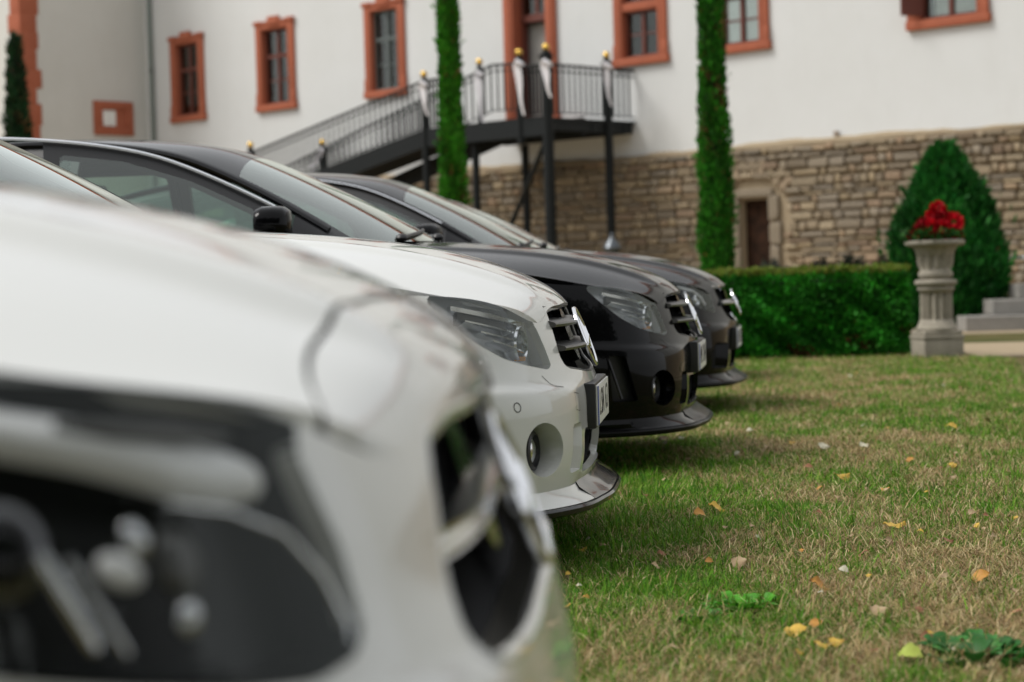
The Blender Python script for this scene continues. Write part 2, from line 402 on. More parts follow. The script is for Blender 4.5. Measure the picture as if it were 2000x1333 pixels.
def mirror_obj(parent, side, paint, loc=(-1.50, .93, 1.035)):
    b = MB(); x, s, z = loc; V = []; n = 24; rings = [(.075,.35),(.07,.72),(.045,.95),(.01,1.0),(-.035,.98),(-.06,.86),(-.065,.80)]
    for dx, r in rings:
        for k in range(n):
            a = 2*math.pi*k/n; ca, sa = math.cos(a), math.sin(a)
            yy = .115*r*math.copysign(abs(ca)**.75, ca); zz = .075*r*math.copysign(abs(sa)**.8, sa)
            V.append((x+dx-.25*abs(yy)*(1 if yy*1 > 0 else .2), (s+yy)*side, z+zz))
    F = [(i*n+k, i*n+(k+1) % n, (i+1)*n+(k+1) % n, (i+1)*n+k) for i in range(len(rings)-1) for k in range(n)]+[tuple(range(n)), tuple((len(rings)-1)*n+k for k in range(n))]
    b.add(V, F); o = b.build('wing_mirror', paint, parent)
    MB().tube([(x, (s-.08)*side, z-.05), (x+.03, (s-.17)*side, z-.075)], [.03, .04], 8).build('mirror_arm', M['satin_black'], o)
    MB().box((x-.067, s*side, z), (.004, .17, .10), bevel=.001).build('mirror_glass', M['chrome'], o)
    return o

def make_car(name, loc, heading, label, paint, style, door_open=0.0, cab=0.0, group='cars parked in a row on the lawn', plate_text='SN 63'):
    car = empty(name, loc, -R(heading), label, 'car', group); CAB[0] = cab; nz_ = style.get('nose', 0.0); NOSE[0] = nz_ if isinstance(nz_, tuple) else ([.40,.48,.56], [0,nz_*.5,nz_]); DOME[0] = style.get('dome', .010); EDGE[0] = style.get('edge', 0.0)
    P = M[paint]; hl_poly = style['headlight']; hl_smin = style['hl_smin']; gr = style['grille']
    # ---- lower body: front (fine) and rear (coarse)
    q_split = float(_t[11])
    us = np.linspace(0, q_split, 200); vv = np.linspace(0, 1, 56)
    fr = grid_patch(lambda q, v: skirt(q, ZB(q)+(ZT(q)-ZB(q))*v), us, vv)
    rear = grid_patch(lambda q, v: skirt(q, ZB(q)+(ZT(q)-ZB(q))*v), np.linspace(q_split, QL, 130), np.linspace(0, 1, 18))
    # orientation: triangles of (q,z) grid at s>0 must face outwards
    def orient(m, ref):
        n = vnormals(*m); c = m[0]-np.array(ref); return m if (n*c).sum(1).mean() > 0 else flip(m)
    fr = to_side(orient(fr, (-2, 0, .5)), -1); fr = (fr[0]*np.array([1,-1,1]), fr[1]); rear = orient(rear, (-2, 0, .5)); fr = orient(fr, (-2, 0, .5))
    # to_side keeps winding for side -1 only if the patch is wound for y=-s: rewind once here
    fr = flip(fr); rear = flip(rear)
    # wheel arches
    def arch(m, x, r=.348):
        V, F = m; ph = np.hypot(V[:,0]-x, V[:,2]-.33)-r; ph = np.maximum(ph, .62-V[:,1]); return split(V, F, ph)[1]
    fr = arch(fr, -.86); rear = arch(rear, -3.62)
    # headlight opening
    V, F = fr; ph = np.maximum(poly_sdf(V[:,0], V[:,2], hl_poly), hl_smin-V[:,1]); lens, fr = split(V, F, ph)
    # grille opening
    V, F = fr; g2 = list(gr)+[(-s, z) for s, z in gr[::-1]]; ph = np.maximum(poly_sdf(V[:,1], V[:,2], g2), -.3-V[:,0]); _g, fr = split(V, F, ph)
    # lower mouth
    V, F = fr; lm = style['mouth']; ph = np.maximum(poly_sdf(V[:,1], V[:,2], list(lm)+[(-s, z) for s, z in lm[::-1]]), -.3-V[:,0]); _m, fr = split(V, F, ph)
    # side scoop beside the fog lamp
    if style.get('scoop'):
        V, F = fr; ph = np.maximum(poly_sdf(V[:,1], V[:,2], style['scoop']), -.3-V[:,0]); _s, fr = split(V, F, ph)
    fog = style.get('fog')
    if fog:
        fx, fz, rx, rz, smin = fog; V, F = fr; ph = (np.hypot((V[:,0]-fx)/rx, (V[:,2]-fz)/rz)-1)*min(rx, rz); ph = np.maximum(ph, smin-V[:,1]); fogp, fr = split(V, F, ph)
    vent = style.get('vent')
    if vent:
        V, F = fr; ph = np.maximum(poly_sdf(V[:,0], V[:,2], vent), .70-V[:,1]); ventp, fr = split(V, F, ph)
    # bumper / wing division: behind the seam that drops from the lamp's rear tip to the arch
    V, F = fr; seam = [(-.395,.9),(-.395,.735),(-.45,.66),(-.50,.60),(-.50,.0),(-3,0),(-3,.9)]
    ph = np.maximum(poly_sdf(V[:,0], V[:,2], seam), .6-V[:,1]); wing, bump = split(V, F, ph-.0012)
    def gapflange(m, d=.02): return flange(*m, -d, keep=lambda p: p[:,1] > 1e-3)
    bump = gapflange(bump, .022)
    bumper = patch_obj('front_bumper', both(bump), P, car)
    for side in (-1, 1): patch_obj('front_wing', to_side(gapflange(wing), side), P, car)
    # ---- bonnet
    hd = grid_patch(hood, np.linspace(0, 1, 90), np.linspace(0, 1, 60)); 
    hd = (hd[0], hd[1])
    n = vnormals(*hd)
    if n[:,2].mean() > 0: hd = flip(hd)            # wound for y=-s
    if style.get('nose_line'):
        V, F = hd; nl = style['nose_line']; _k2 = np.arange(len(nl)); _sx, _sy = Spl(_k2, [a for a, b in nl]), Spl(_k2, [b for a, b in nl]); nl = [(float(_sx(t)), float(_sy(t))) for t in np.linspace(0, len(nl)-1, 60)]; pl = list(nl)+[(.2, nl[-1][1]), (.2, -.1), (nl[0][0], -.1)]
        ph = poly_sdf(V[:,0], V[:,1], pl); nose, hd = split(V, F, ph-.0022)
        (nose, _x) = split(*nose, poly_sdf(nose[0][:,0], nose[0][:,1], pl)+.0022)
        patch_obj('nose_panel', both(flange(*nose, lambda p: p+np.array([0, 0, -.012]), keep=lambda p: p[:,1] > 1e-3)), P, car)
    # narrow shut line: pull the rim of the bonnet in by 3 mm
    V, F = hd; e = np.unique(boundary(F)); V = V.copy(); e = e[V[e,1] > 1e-3]; V[e] += np.array([-.001, -.0035, .002]); hd = (V, F)
    patch_obj('bonnet', both(flange(*hd, lambda p: p+np.array([-.006, 0, -.014]), keep=lambda p: p[:,1] > 1e-3)), P, car)
    # ---- added black inner shell, blocks light and view so that gaps read black
    inner = grid_patch(lambda q, v: (lambda p: (np.minimum(p[0], -.14)-.03, p[1]*.84, .19+(ZT(q)-.07-.19)*v))(skirt(q, .19+(ZT(q)-.07-.19)*v)), np.linspace(0, QL, 90), np.linspace(0, 1, 6))
    top = grid_patch(lambda a, b: (lambda p: (np.minimum(p[0], -.14)-.02, p[1]*.86, p[2]-.10))(hood(a, b)), np.linspace(0, 1, 20), np.linspace(0, 1, 12))
    floor = grid_patch(lambda q, v: (lambda p: (np.minimum(p[0], -.14)-.03, p[1]*.86*v, .20+0*v))(skirt(q, .21+0*q)), np.linspace(0, QL, 90), np.linspace(0, 1, 4))
    patch_obj('inner_blocker', both(join(inner, top, floor)), M['matte_black'], car)
    # ---- headlights
    for side in (-1, 1):
        L = to_side(lens, side); n = vnormals(*L); 
        if (n[:,0]).mean() < 0: L = flip(L); n = -n
        Lo = (L[0]+n*style.get('lens_lift', .001), L[1])
        ho_ = flange(L[0], L[1], lambda p: p+np.array([-.055, -side*.035, 0]) )
        # bowl: rim wall plus a floor set back into the car
        back = (L[0]+np.array([-.055, -side*.035, 0]), L[1]); wall = (ho_[0], ho_[1][len(L[1]):])
        hl = patch_obj('headlight', join(back, wall), M[style.get('bowl', 'housing')], car)
        patch_obj('lens', Lo, M[style.get('lens_mat', 'lens')], hl)
        style['lamp'](hl, side)
    # ---- grille
    grille(car, style, P)
    # ---- fog lamp, scoop, vent
    for side in (-1, 1):
        if fog:
            L = to_side(fogp, side); c = L[0].mean(0)
            def inn(p, sc=.80, d=(-.085, -side*.05, 0)): return c+(p-c)*sc+np.array(d)
            w_ = flange(*L, inn); tun = (w_[0], w_[1][len(L[1]):]); patch_obj('fog_recess', tun, P, bumper)
            back = (inn(L[0]), L[1]); fo = patch_obj('fog_light', back, M['matte_black'], car)
            cc = c+np.array([-.055, -side*.03, -.004]); mr = Matrix.Rotation(R(90), 4, 'Y') @ Matrix.Rotation(R(-12*side), 4, 'X')
            MB().lathe([(.0,-.03),(.052,-.03),(.052,.022),(.043,.026),(.040,.012)], 28, cc, mr, cap=False).build('lamp_ring', M['satin_black'], fo)
            MB().lathe([(.040,.012),(.030,.019),(.015,.023),(.0,.024)], 28, cc, mr, cap=False).build('lamp_glass', M['reflector'], fo)
        if style.get('scoop'):
            L = to_side(_s, side); c = L[0].mean(0); d = np.array([-.07, side*.03, .0])
            w_ = flange(*L, lambda p: c+(p-c)*np.array([1,.72,.9])+d); patch_obj('air_scoop', (w_[0], w_[1][len(L[1]):]), P, bumper)
            patch_obj('scoop_back', (c+(L[0]-c)*np.array([1,.72,.9])+d, L[1]), M['matte_black'], bumper)
        if vent:
            L = to_side(ventp, side); d = np.array([-.02, -side*.045, 0]); w_ = flange(*L, lambda p: p+d)
            patch_obj('side_vent', (w_[0], w_[1][len(L[1]):]), P, bumper); patch_obj('vent_back', (L[0]+d, L[1]), M['satin_black'], bumper)
            for k in range(2):
                a = sk(.905+.045*k+.0, .47, -.012, side); b = sk(.86+.045*k, .315, -.012, side); MB().tube([a, b], [.006,.006], 6).build('vent_fin', M['gloss_black'], bumper)
        # parking sensor and seams
        if style.get('sensor'):
            q0, z0 = style['sensor']; ring = [(q0+.011*math.cos(a), z0+.012*math.sin(a)) for a in np.linspace(0, 2*math.pi, 25)]
            MB().add(*ribbon(ring, .0022, .0012, side)).build('sensor_ring', M['satin_black'], bumper, smooth=False)
        for ln in style.get('lines', []):
            MB().add(*ribbon(seg(ln, 8), .002, .0008, side)).build('seam_line', M['satin_black'], bumper, smooth=False)
    # mesh in the lower mouth
    s1 = max(p[0] for p in lm); z0, z1 = min(p[1] for p in lm), max(p[1] for p in lm)
    xo = lambda s, z: float(skirt(q_at_s(abs(s)), z)[0])-.035
    lattice(bumper, xo, -s1-.01, s1+.01, z0-.01, z1+.01, .016, .0017, M['satin_black'])
    # ---- splitter
    splitter(car, style, P)
    # ---- number plate
    if style.get('plate', True):
        px0 = float(skirt(0., style.get('plate_z', .435))[0])
        h = MB().box((px0-.016, 0, style.get('plate_z', .435)), (.06, .545, .128), bevel=.008).build('plate_holder', M['satin_black'], car)
        pl = MB().box((px0+.016, 0, style.get('plate_z', .435)), (.006, .52, .112), bevel=.002).build('number_plate', M['plate_white'], h)
        MB().box((px0+.0197, -.24, style.get('plate_z', .435)), (.001, .04, .108)).build('plate_band', mat('plate_blue', (.01,.06,.4), .4), h) if style.get('band', True) else None
        adv = .40/max(1, len(plate_text))
        for i_, ch in enumerate(plate_text):
            if ch == ' ': continue
            cu = bpy.data.curves.new('txt', 'FONT'); cu.body = ch; cu.size = .105; cu.align_x = 'CENTER'; cu.align_y = 'CENTER'; cu.extrude = .0004
            to = bpy.data.objects.new('tmp', cu); COL.objects.link(to); dg = bpy.context.evaluated_depsgraph_get(); me = bpy.data.meshes.new_from_object(to.evaluated_get(dg)); bpy.data.objects.remove(to)
            me.materials.clear(); t_ = link('plate_letter', me, M['matte_black'], h); t_.location = (px0+.0194, -.18+adv*(i_+.5), style.get('plate_z', .435)); t_.rotation_euler = (R(90), 0, R(90))
    # ---- doors, rear body, cabin
    cab_fr, gl = [], []
    sg = grid_patch(side_glass, np.linspace(.02, 8, 110), np.linspace(0, 1, 22))
    if (vnormals(*sg)[:,1]).mean() > 0: sg = flip(sg)
    rz_ = lambda x: float(np.interp(-x, -RE[:,0], RE[:,2])); cut_z = .052
    wins = [[(-1.58,.965)]+[(x, rz_(x)-cut_z) for x in np.linspace(-1.66, -2.40, 16)]+[(-2.415,.98)], [(-2.505,.985)]+[(x, rz_(x)-cut_z) for x in np.linspace(-2.50, -3.42, 16)]+[(-3.46,1.06),(-3.44,1.01)]]
    wins = [[(x+cab, z) for x, z in w_] for w_ in wins]
    glass = []
    for wp in wins:
        ph = poly_sdf(sg[0][:,0], sg[0][:,2], wp); g_, sg = split(*sg, ph); glass.append(g_)
    low = join(fr if False else (np.zeros((0,3)), np.zeros((0,3), int)), rear)
    cuts = [(-1.54+cab, -2.465+cab), (-2.465+cab, -3.50+cab)]
    doors = []
    rest_s, rest_l = sg, rear
    for x0, x1 in cuts:
        def inside(m): V = m[0]; return np.maximum(V[:,0]-(x0-.002), (x1+.002)-V[:,0])
        def clip_arch(m): return np.maximum(inside(m), 0*m[0][:,0]+inside(m))
        ds, rest_s = split(*rest_s, inside(rest_s)); dl, rest_l = split(*rest_l, np.maximum(inside(rest_l), .30-rest_l[0][:,2])); doors.append((dl, ds))
    for side in (-1, 1):
        for pc in pieces(to_side(gapflange(rest_s), side)): patch_obj('side_frame', pc, M['gloss_black'], car)
        for i, (dl, ds) in enumerate(doors):
            op = door_open if (side < 0 and i == 0) else 0.0; hx = cuts[i][0]; hinge = (hx, side*.86, 0)
            d = patch_obj('door', to_side(gapflange(dl, .03), side), P, car, origin=hinge)
            fd = flange(*ds, -.035); fr_ = patch_obj('window_frame', to_side(fd, side), M['satin_black'], d, origin=hinge); fr_.location = (0,0,0)
            go = patch_obj('window_glass', to_side(glass[i], side), M['glass'], d, origin=hinge); go.location = (0,0,0)
            if i == 0:
                cr = [side_glass(k, .985) for k in np.linspace(.9, 4.55, 40)]
                tb = MB().tube([(float(x)-hx, (float(s)+.012)*side-hinge[1], float(z)+.004) for x, s, z in cr], .0075, 6).build('trim_strip', M['chrome'], d)
            MB().tube([(x_-hx, (.905)*side-hinge[1], .84+.01*k) for k, x_ in enumerate(np.linspace(cuts[i][1]+.13, cuts[i][1]+.33, 4))], [.008,.013,.013,.008], 8).build('handle', P, d)
            if op: d.rotation_euler = (0, 0, R(op))
        rail = [side_glass(k, 1.0) for k in np.linspace(.35, 7.0, 50)]
        MB().tube([(float(x), (float(s)+.004)*side, float(z)-.002) for x, s, z in rail], .016, 8).build('roof_rail', M['gloss_black'] if paint != 'paint_white' else M['satin_black'], car)
    patch_obj('rear_body', both(gapflange(rest_l)), P, car)
    cb = grid_patch(cabin, np.linspace(0, 8, 120), np.linspace(0, 1, 34))
    if vnormals(*cb)[:,2].mean() > 0: cb = flip(cb)
    V, F = cb
    ws, cb = split(V, F, np.maximum(-(V[:,0]-cab)-1.80-.05*(1-(V[:,1]/.6)**2), V[:,1]-.93*np.interp(-(V[:,0]-cab), -RE[:,0], RE[:,1])))
    rw, cb = split(*cb, np.maximum(3.34+(cb[0][:,0]-cab), cb[0][:,1]-.86*np.interp(-(cb[0][:,0]-cab), -RE[:,0], RE[:,1])))
    patch_obj('roof', both(gapflange(cb, .02)), P, car)
    ww = both(ws); patch_obj('windscreen', ww, M['windscreen'], car); patch_obj('rear_window', both(rw), M['glass'], car)
    # boot lid
    def boot(a, b):
        x, s, z = cabin(8.0+0*a, b); q = float(_t[16])+(float(_t[20])-float(_t[16]))*(1-np.asarray(b)); ex, es, ez = skirt(q, ZT(q))
        ez2 = np.maximum(ez, ez+.05*(1-b)); return x+(ex-x)*a, s+(es-s)*a, z+(ez2-z)*a+.02*np.sin(np.pi*a)*(1-b)
    bt = grid_patch(boot, np.linspace(0, 1, 14), np.linspace(0, 1, 20))
    if vnormals(*bt)[:,2].mean() > 0: bt = flip(bt)
    patch_obj('boot_lid', both(bt), P, car)
    # cowl panel and wipers
    b = MB(); n_ = 24
    for k in range(n_+1):
        y = -.70+1.4*k/n_; xx = -1.085+cab-.17*(y/.72)**2; zz = .966-.03*(abs(y)/.72)**2.2
        b.V += [(xx+.05, y, zz-.012), (xx-.03, y, zz-.006), (xx-.08, y, zz+.0)]
    for k in range(n_): b.F += [(3*k, 3*k+1, 3*k+4, 3*k+3), (3*k+1, 3*k+2, 3*k+5, 3*k+4)]
    b.build('cowl', M['satin_black'], car)
    for y0, y1 in ((-.42, .16), (.10, .62)):
        pts = []
        for k in range(7):
            y = y0+(y1-y0)*k/6; pts.append((-1.115+cab-.17*(y/.72)**2-.012*k, y, .985-.03*(abs(y)/.72)**2.2+.006*k))
        wp = MB().tube(pts, .008, 6).build('wiper', M['satin_black'], car)
        MB().sphere(pts[0], .026, 6, (1,1,.7)).build('wiper_pivot', M['satin_black'], wp)
    # lights at the tail
    for side in (-1, 1):
        MB().box((-4.47, side*.66, .83), (.16, .30, .14), Matrix.Rotation(side*R(28), 4, 'Z'), .02).build('tail_light', mat('tail_red', (.35,.01,.01), .15, coat=1), car)
    # mirrors
    for side in (-1, 1):
        if door_open and side < 0:
            dd = [c for c in car.children if c.name.startswith('door') and c.rotation_euler[2] > .01][0]
            m_ = mirror_obj(dd, side, P, (-.06, .94-.86*1.0, 1.03))
            m_.location = (0, 0, 0)
        else: mirror_obj(car, side, P, (-1.60+cab, .94, 1.03))
    # seats, dashboard, wheel
    for y in (-.36, .36):
        s_ = MB().box((-2.35, y, .60), (.50, .46, .16), bevel=.05).build('seat', M['leather'], car)
        MB().box((-2.68, y, .88), (.15, .44, .58), Matrix.Rotation(R(-16), 4, 'Y'), .05).build('backrest', M['leather'], s_)
        MB().box((-2.78, y, 1.20), (.10, .27, .17), Matrix.Rotation(R(-10), 4, 'Y'), .04).build('headrest', M['leather'], s_)
    s_ = MB().box((-3.3, 0, .62), (.5, 1.2, .2), bevel=.05).build('rear_seat', M['leather'], car); MB().box((-3.55, 0, .88), (.15, 1.2, .5), Matrix.Rotation(R(-20), 4, 'Y'), .05).build('rear_backrest', M['leather'], s_)
    MB().box((-1.55, 0, .86), (.40, 1.36, .16), Matrix.Rotation(R(6), 4, 'Y'), .05).build('dashboard', M['leather'], car)
    mt = Matrix.Rotation(R(68), 4, 'Y'); n = 28
    sw_ = MB().tube([Matrix.Translation((-1.88, .37, .93)) @ (mt @ Vector((.185*math.cos(2*math.pi*k/n), .185*math.sin(2*math.pi*k/n), 0))) for k in range(n+1)], .015, 8, cap=False)
    sw_.box((-1.88, .37, .93), (.05, .34, .05), bevel=.01); sw_.build('steering_wheel', M['leather'], car)
    for x in (-.86, -3.62):
        for side in (-1, 1): wheel(car, x, side)
    return car

def grille(car, style, P):
    gr = style['grille']; s1 = max(p[0] for p in gr); z0, z1 = min(p[1] for p in gr), min(.712, max(p[1] for p in gr))
    xo = lambda s, z: float(skirt(q_at_s(abs(s)), z)[0])
    zs = np.linspace(z0-.03, z1+.005, 8); ss = np.linspace(-s1-.03, s1+.03, 25); V = [(xo(s, z)-.075, s, z) for z in zs for s in ss]; n = len(ss)
    F = [(i*n+k, i*n+k+1, (i+1)*n+k+1, (i+1)*n+k) for i in range(len(zs)-1) for k in range(n-1)]
    g = MB().add(V, F).build('grille', M['matte_black'], car)
    lattice(g, lambda s, z: xo(s, z)-.05, -s1-.015, s1+.015, z0, z1-.005, .0135, .0016, M['satin_black'])
    # surround frame
    e = list(gr)+[(-s, z) for s, z in gr[::-1]]; pts = []
    for i in range(len(e)):
        a, b = e[i], e[(i+1) % len(e)]
        for t in np.linspace(0, 1, 6)[:-1]: s, z = a[0]+(b[0]-a[0])*t, min(a[1]+(b[1]-a[1])*t, .715); pts.append((xo(s, z)-.008, s*.985, z))
    pts.append(pts[0]); MB().tube(pts, style.get('frame_r', .006), 6, cap=False).build('grille_frame', M[style.get('frame_mat', 'dark_chrome')], g)
    # louvres
    for zc, d, th, mm in style['louvres']:
        V = []; ss = np.linspace(-s1, s1, 29)
        prof = [(-.03,-th*.2),(-.03,th*.9),(.02,th*.7),(d-.004,th*.35),(d,0),(d-.004,-th*.45),(.02,-th*.6)]
        for s in ss:
            sh = 1.0-.25*sstep(.10, .02, abs(s)) if False else 1.0
            ws = float(np.interp(zc, [z0, (z0+z1)/2, z1], [.93, 1, .97])); x0 = xo(s, zc)-.022
            V += [(x0+a*sh, s*ws, zc+b) for a, b in prof]
        n = len(prof); F = [(i*n+k, i*n+(k+1) % n, (i+1)*n+(k+1) % n, (i+1)*n+k) for i in range(len(ss)-1) for k in range(n)]+[tuple(range(n)), tuple((len(ss)-1)*n+k for k in range(n))]
        MB().add(V, F).build('louvre', M[mm], g)
    if style.get('fins'):
        for s in np.arange(-s1+.02, s1, .034):
            MB().tube([(xo(s, z)-.03, s, z) for z in np.linspace(z0+.01, z1-.02, 6)], .005, 5).build('fin', M['dark_chrome'], g)
    bz = style.get('badge', (.618, .088)); star_badge(g, (xo(0, bz[0])+style.get('badge_x', .012), 0, bz[0]), bz[1], R(-20))
    MB().lathe([(0,0),(bz[1]*.95,0),(bz[1]*.95,.03),(0,.03)], 28, (xo(0, bz[0])-.055, 0, bz[0]), Matrix.Rotation(R(70), 4, 'Y'), cap=False).build('badge_base', M['gloss_black'], g)

def splitter(car, style, P):
    qs = np.linspace(0, 1.15, 60)
    def sweep(prof_fn, name, m, q0, q1, parent):
        V = []; q = np.linspace(q0, q1, 50); F = []; n = None
        for side in (-1, 1):
            base = len(V)
            for a in q:
                p, nn = skirt_n(a, .23); nn = np.array([nn[0], nn[1], 0]); nn /= np.linalg.norm(nn); pr = prof_fn(a); n = len(pr)
                for o, z in pr: c = p+nn*o; V.append((c[0], c[1]*side, z))
            F += [(base+i*n+k, base+i*n+(k+1) % n, base+(i+1)*n+(k+1) % n, base+(i+1)*n+k) for i in range(len(q)-1) for k in range(n)]
            F += [tuple(base+(len(q)-1)*n+k for k in range(n))]
        if q0 > 0:
            h = len(V)//2; nf = len(F)//2
            MB().add(V[:h], F[:nf]).build(name, m, parent); return MB().add(V[h:], [tuple(i-h for i in f) for f in F[nf:]]).build(name, m, parent)
        return MB().add(V, F).build(name, m, parent)
    w_ = lambda a: style.get('lip', .075)*(1-.75*sstep(.15, 1.1, a))
    sp = sweep(lambda a: [(-.10,.178),(w_(a)-.012,.168+.01*sstep(.0,.5,a)*0),(w_(a),.174),(w_(a)+.002,.186),(w_(a)-.004,.192),(-.02,.200),(-.10,.200)], 'front_splitter', M[style.get('lip_mat', 'gloss_black')], 0, 1.15, car)
    # centre wedge (gloss black) and body-coloured side flares
    sweep(lambda a: [(-.06,.196),(w_(a)-.010,.1935),(w_(a)-.022,.203),(.012,.225),(-.004,.252),(-.06,.252)], 'splitter_centre', M[style.get('lip_mat', 'gloss_black')], 0, .40, sp)
    sweep(lambda a: [(-.06,.198),(w_(a)-.012,.1945),(w_(a)-.020,.201),(.012,.218),(-.001,.240),(-.06,.240)], 'splitter_flare', P, .402, 1.12, sp)

# ------------------------------------------------------------------ lamp interiors
def lamp_c(hl, side):
    """saloon lamp: chrome brow, stepped reflector bars, one projector"""
    def strip(q0, q1, z0, z1, d0, d1, w_, m, name):
        V = []; n = 16
        for i in range(n+1):
            t = i/n; q = q0+(q1-q0)*t; z = z0+(z1-z0)*t; a = sk(q, z, -d0, side); c = sk(q, z-w_*.15, -d1, side)
            up = Vector((0,0,w_)); V += [a, a+up*.6, c+up, c]
        F = [(4*i+k, 4*i+(k+1) % 4, 4*i+4+(k+1) % 4, 4*i+4+k) for i in range(n) for k in range(4)]+[(0,1,2,3), tuple(4*n+k for k in range(4))]
        MB().add(V, F).build(name, m, hl, sharp=50)
    qa, qb = q_at_s(.50), q_at_s(.775)
    strip(qb-.015, qa+.05, .722, .668, .006, .03, .020, M['reflector'], 'brow')
    strip(qb-.05, qa+.10, .694, .655, .012, .045, .007, M['reflector'], 'reflector_bar')
    strip(qb-.09, qa+.10, .664, .632, .012, .045, .007, M['reflector'], 'reflector_bar')
    strip(qb-.12, qa+.09, .640, .604, .012, .045, .007, M['reflector'], 'reflector_bar')
    strip(qa+.125, qa+.30, .672, .700, .02, .046, .030, M['grey_metal'], 'reflector_panel')
    # projector
    c = sk(qa+.075, .635, -.035, side); mr = Matrix.Rotation(R(90), 4, 'Y') @ Matrix.Rotation(R(-14*side), 4, 'X')
    MB().lathe([(.030,-.03),(.046,-.02),(.050,.012),(.046,.018),(.038,.010)], 28, c, mr, cap=False).build('projector', M['reflector'], hl)
    MB().lathe([(.038,.004),(.034,.018),(.02,.028),(.0,.032)], 28, c, mr, cap=False).build('projector_lens', M['lens_smoked'], hl)
    MB().box(sk(qa+.09, .592, -.03, side), (.03, .02, .012), bevel=.003).build('indicator', M['amber'], hl)
def lamp_near(hl, side):
    """lamp of the nearest car: broad pale light guide under the bonnet edge, small silver optics over a dark bowl"""
    def blob(q, z, d, sq, sz, sd, m, name, rot=0.0):
        p, nn = skirt_n(q, z); nn = Vector((nn[0], nn[1]*side, nn[2])); up = Vector((0,0,1)); t = up.cross(nn).normalized(); u = nn.cross(t).normalized(); c = sk(q, z, -d, side); V = []; n, m_ = 24, 12
        t2, u2 = t*math.cos(rot)+u*math.sin(rot), u*math.cos(rot)-t*math.sin(rot)
        for i in range(m_+1):
            ph = math.pi*i/m_
            for k in range(n): th = 2*math.pi*k/n; V.append(c+t2*sq*math.sin(ph)*math.cos(th)+u2*sz*math.sin(ph)*math.sin(th)+nn*sd*math.cos(ph))
        return MB().add(V, [(i*n+k, i*n+(k+1) % n, (i+1)*n+(k+1) % n, (i+1)*n+k) for i in range(m_) for k in range(n)]).build(name, m, hl)
    def guide(pts, r, m, name): MB().tube([sk(q, z, -d, side) for q, z, d in pts], r, 12).build(name, m, hl)
    # light guide: a gently rounded band, its lower edge sweeping up at the front end
    qs = [.96,.90,.848,.798,.746,.70,.675,.658,.652]; tp = [.752,.745,.735,.725,.712,.700,.692,.684,.678]; bt = [.715,.706,.695,.682,.664,.655,.657,.664,.674]
    Ts, Bs = Spl(qs[::-1], tp[::-1]), Spl(qs[::-1], bt[::-1]); V = []; n, m_ = 40, 9
    for i in range(n+1):
        q = .652+(.96-.652)*i/n; a_, b_ = float(Ts(q)), float(Bs(q)); e = min(1, i/5)**.5
        for j in range(m_): v = j/(m_-1); V.append(sk(q, b_+(a_-b_)*v, -.016+.017*math.sin(math.pi*min(1, v*1.02))**.6*e-.004*v, side))
    MB().add(V, [(i*m_+j, i*m_+j+1, (i+1)*m_+j+1, (i+1)*m_+j) for i in range(n) for j in range(m_-1)]).build('light_guide', M['lamp_white'], hl)
    guide([(.82,.715,.001),(.78,.708,.0005),(.735,.702,.0005),(.69,.697,.001)], [.003,.0065,.007,.003], M['grey_metal'], 'guide_shading_strip')  # grey strip added on the band in place of its dark shading
    blob(.885,.640,.012,.030,.034,.012, M['dark_chrome'], 'projector'); blob(.885,.640,.004,.020,.024,.008, M['gloss_black'], 'projector_lens')
    guide([(.862,.636,.006),(.852,.605,.006),(.842,.575,.008)], [.0055,.0065,.005], M['chrome'], 'reflector_bar'); guide([(.842,.632,.010),(.830,.60,.010),(.820,.570,.012)], [.003,.003,.003], M['reflector'], 'reflector_bar')
    blob(.812,.621,.004,.017,.011,.008, M['lamp_white'], 'lamp_bulb', -.5); blob(.792,.640,.008,.010,.014,.008, M['reflector'], 'reflector_cup', .3)
    blob(.764,.622,.012,.018,.024,.008, M['grey_metal'], 'reflector_panel', .2); blob(.772,.586,.004,.009,.012,.007, M['reflector'], 'indicator_bulb', -.3)
    guide([(.758,.660,.006),(.712,.650,.004),(.668,.630,.004),(.642,.597,.004),(.632,.562,.004),(.637,.548,.005)], [.002,.0025,.003,.0032,.003,.002], M['reflector'], 'edge_trim')
def lamp_far(hl, side):
    qa, qb = q_at_s(.53), q_at_s(.72)
    for t, z, r in ((.35,.655,.034), (.75,.685,.028)):
        c = sk(qa+(qb-qa)*t, z, -.035, side); mr = Matrix.Rotation(R(90), 4, 'Y') @ Matrix.Rotation(R(-16*side), 4, 'X')
        MB().lathe([(r*.6,-.03),(r,-.02),(r*1.15,.012),(r,.018),(r*.8,.006),(0,.02)], 28, c, mr, cap=False).build('pod', M['reflector'], hl)
    MB().tube([sk(qb, .722, -.008, side), sk((qa+qb)/2, .70, -.008, side), sk(qa+.04, .665, -.01, side), sk(qa+.02, .62, -.012, side)], .008, 8).build('light_guide', M['lamp_white'], hl)

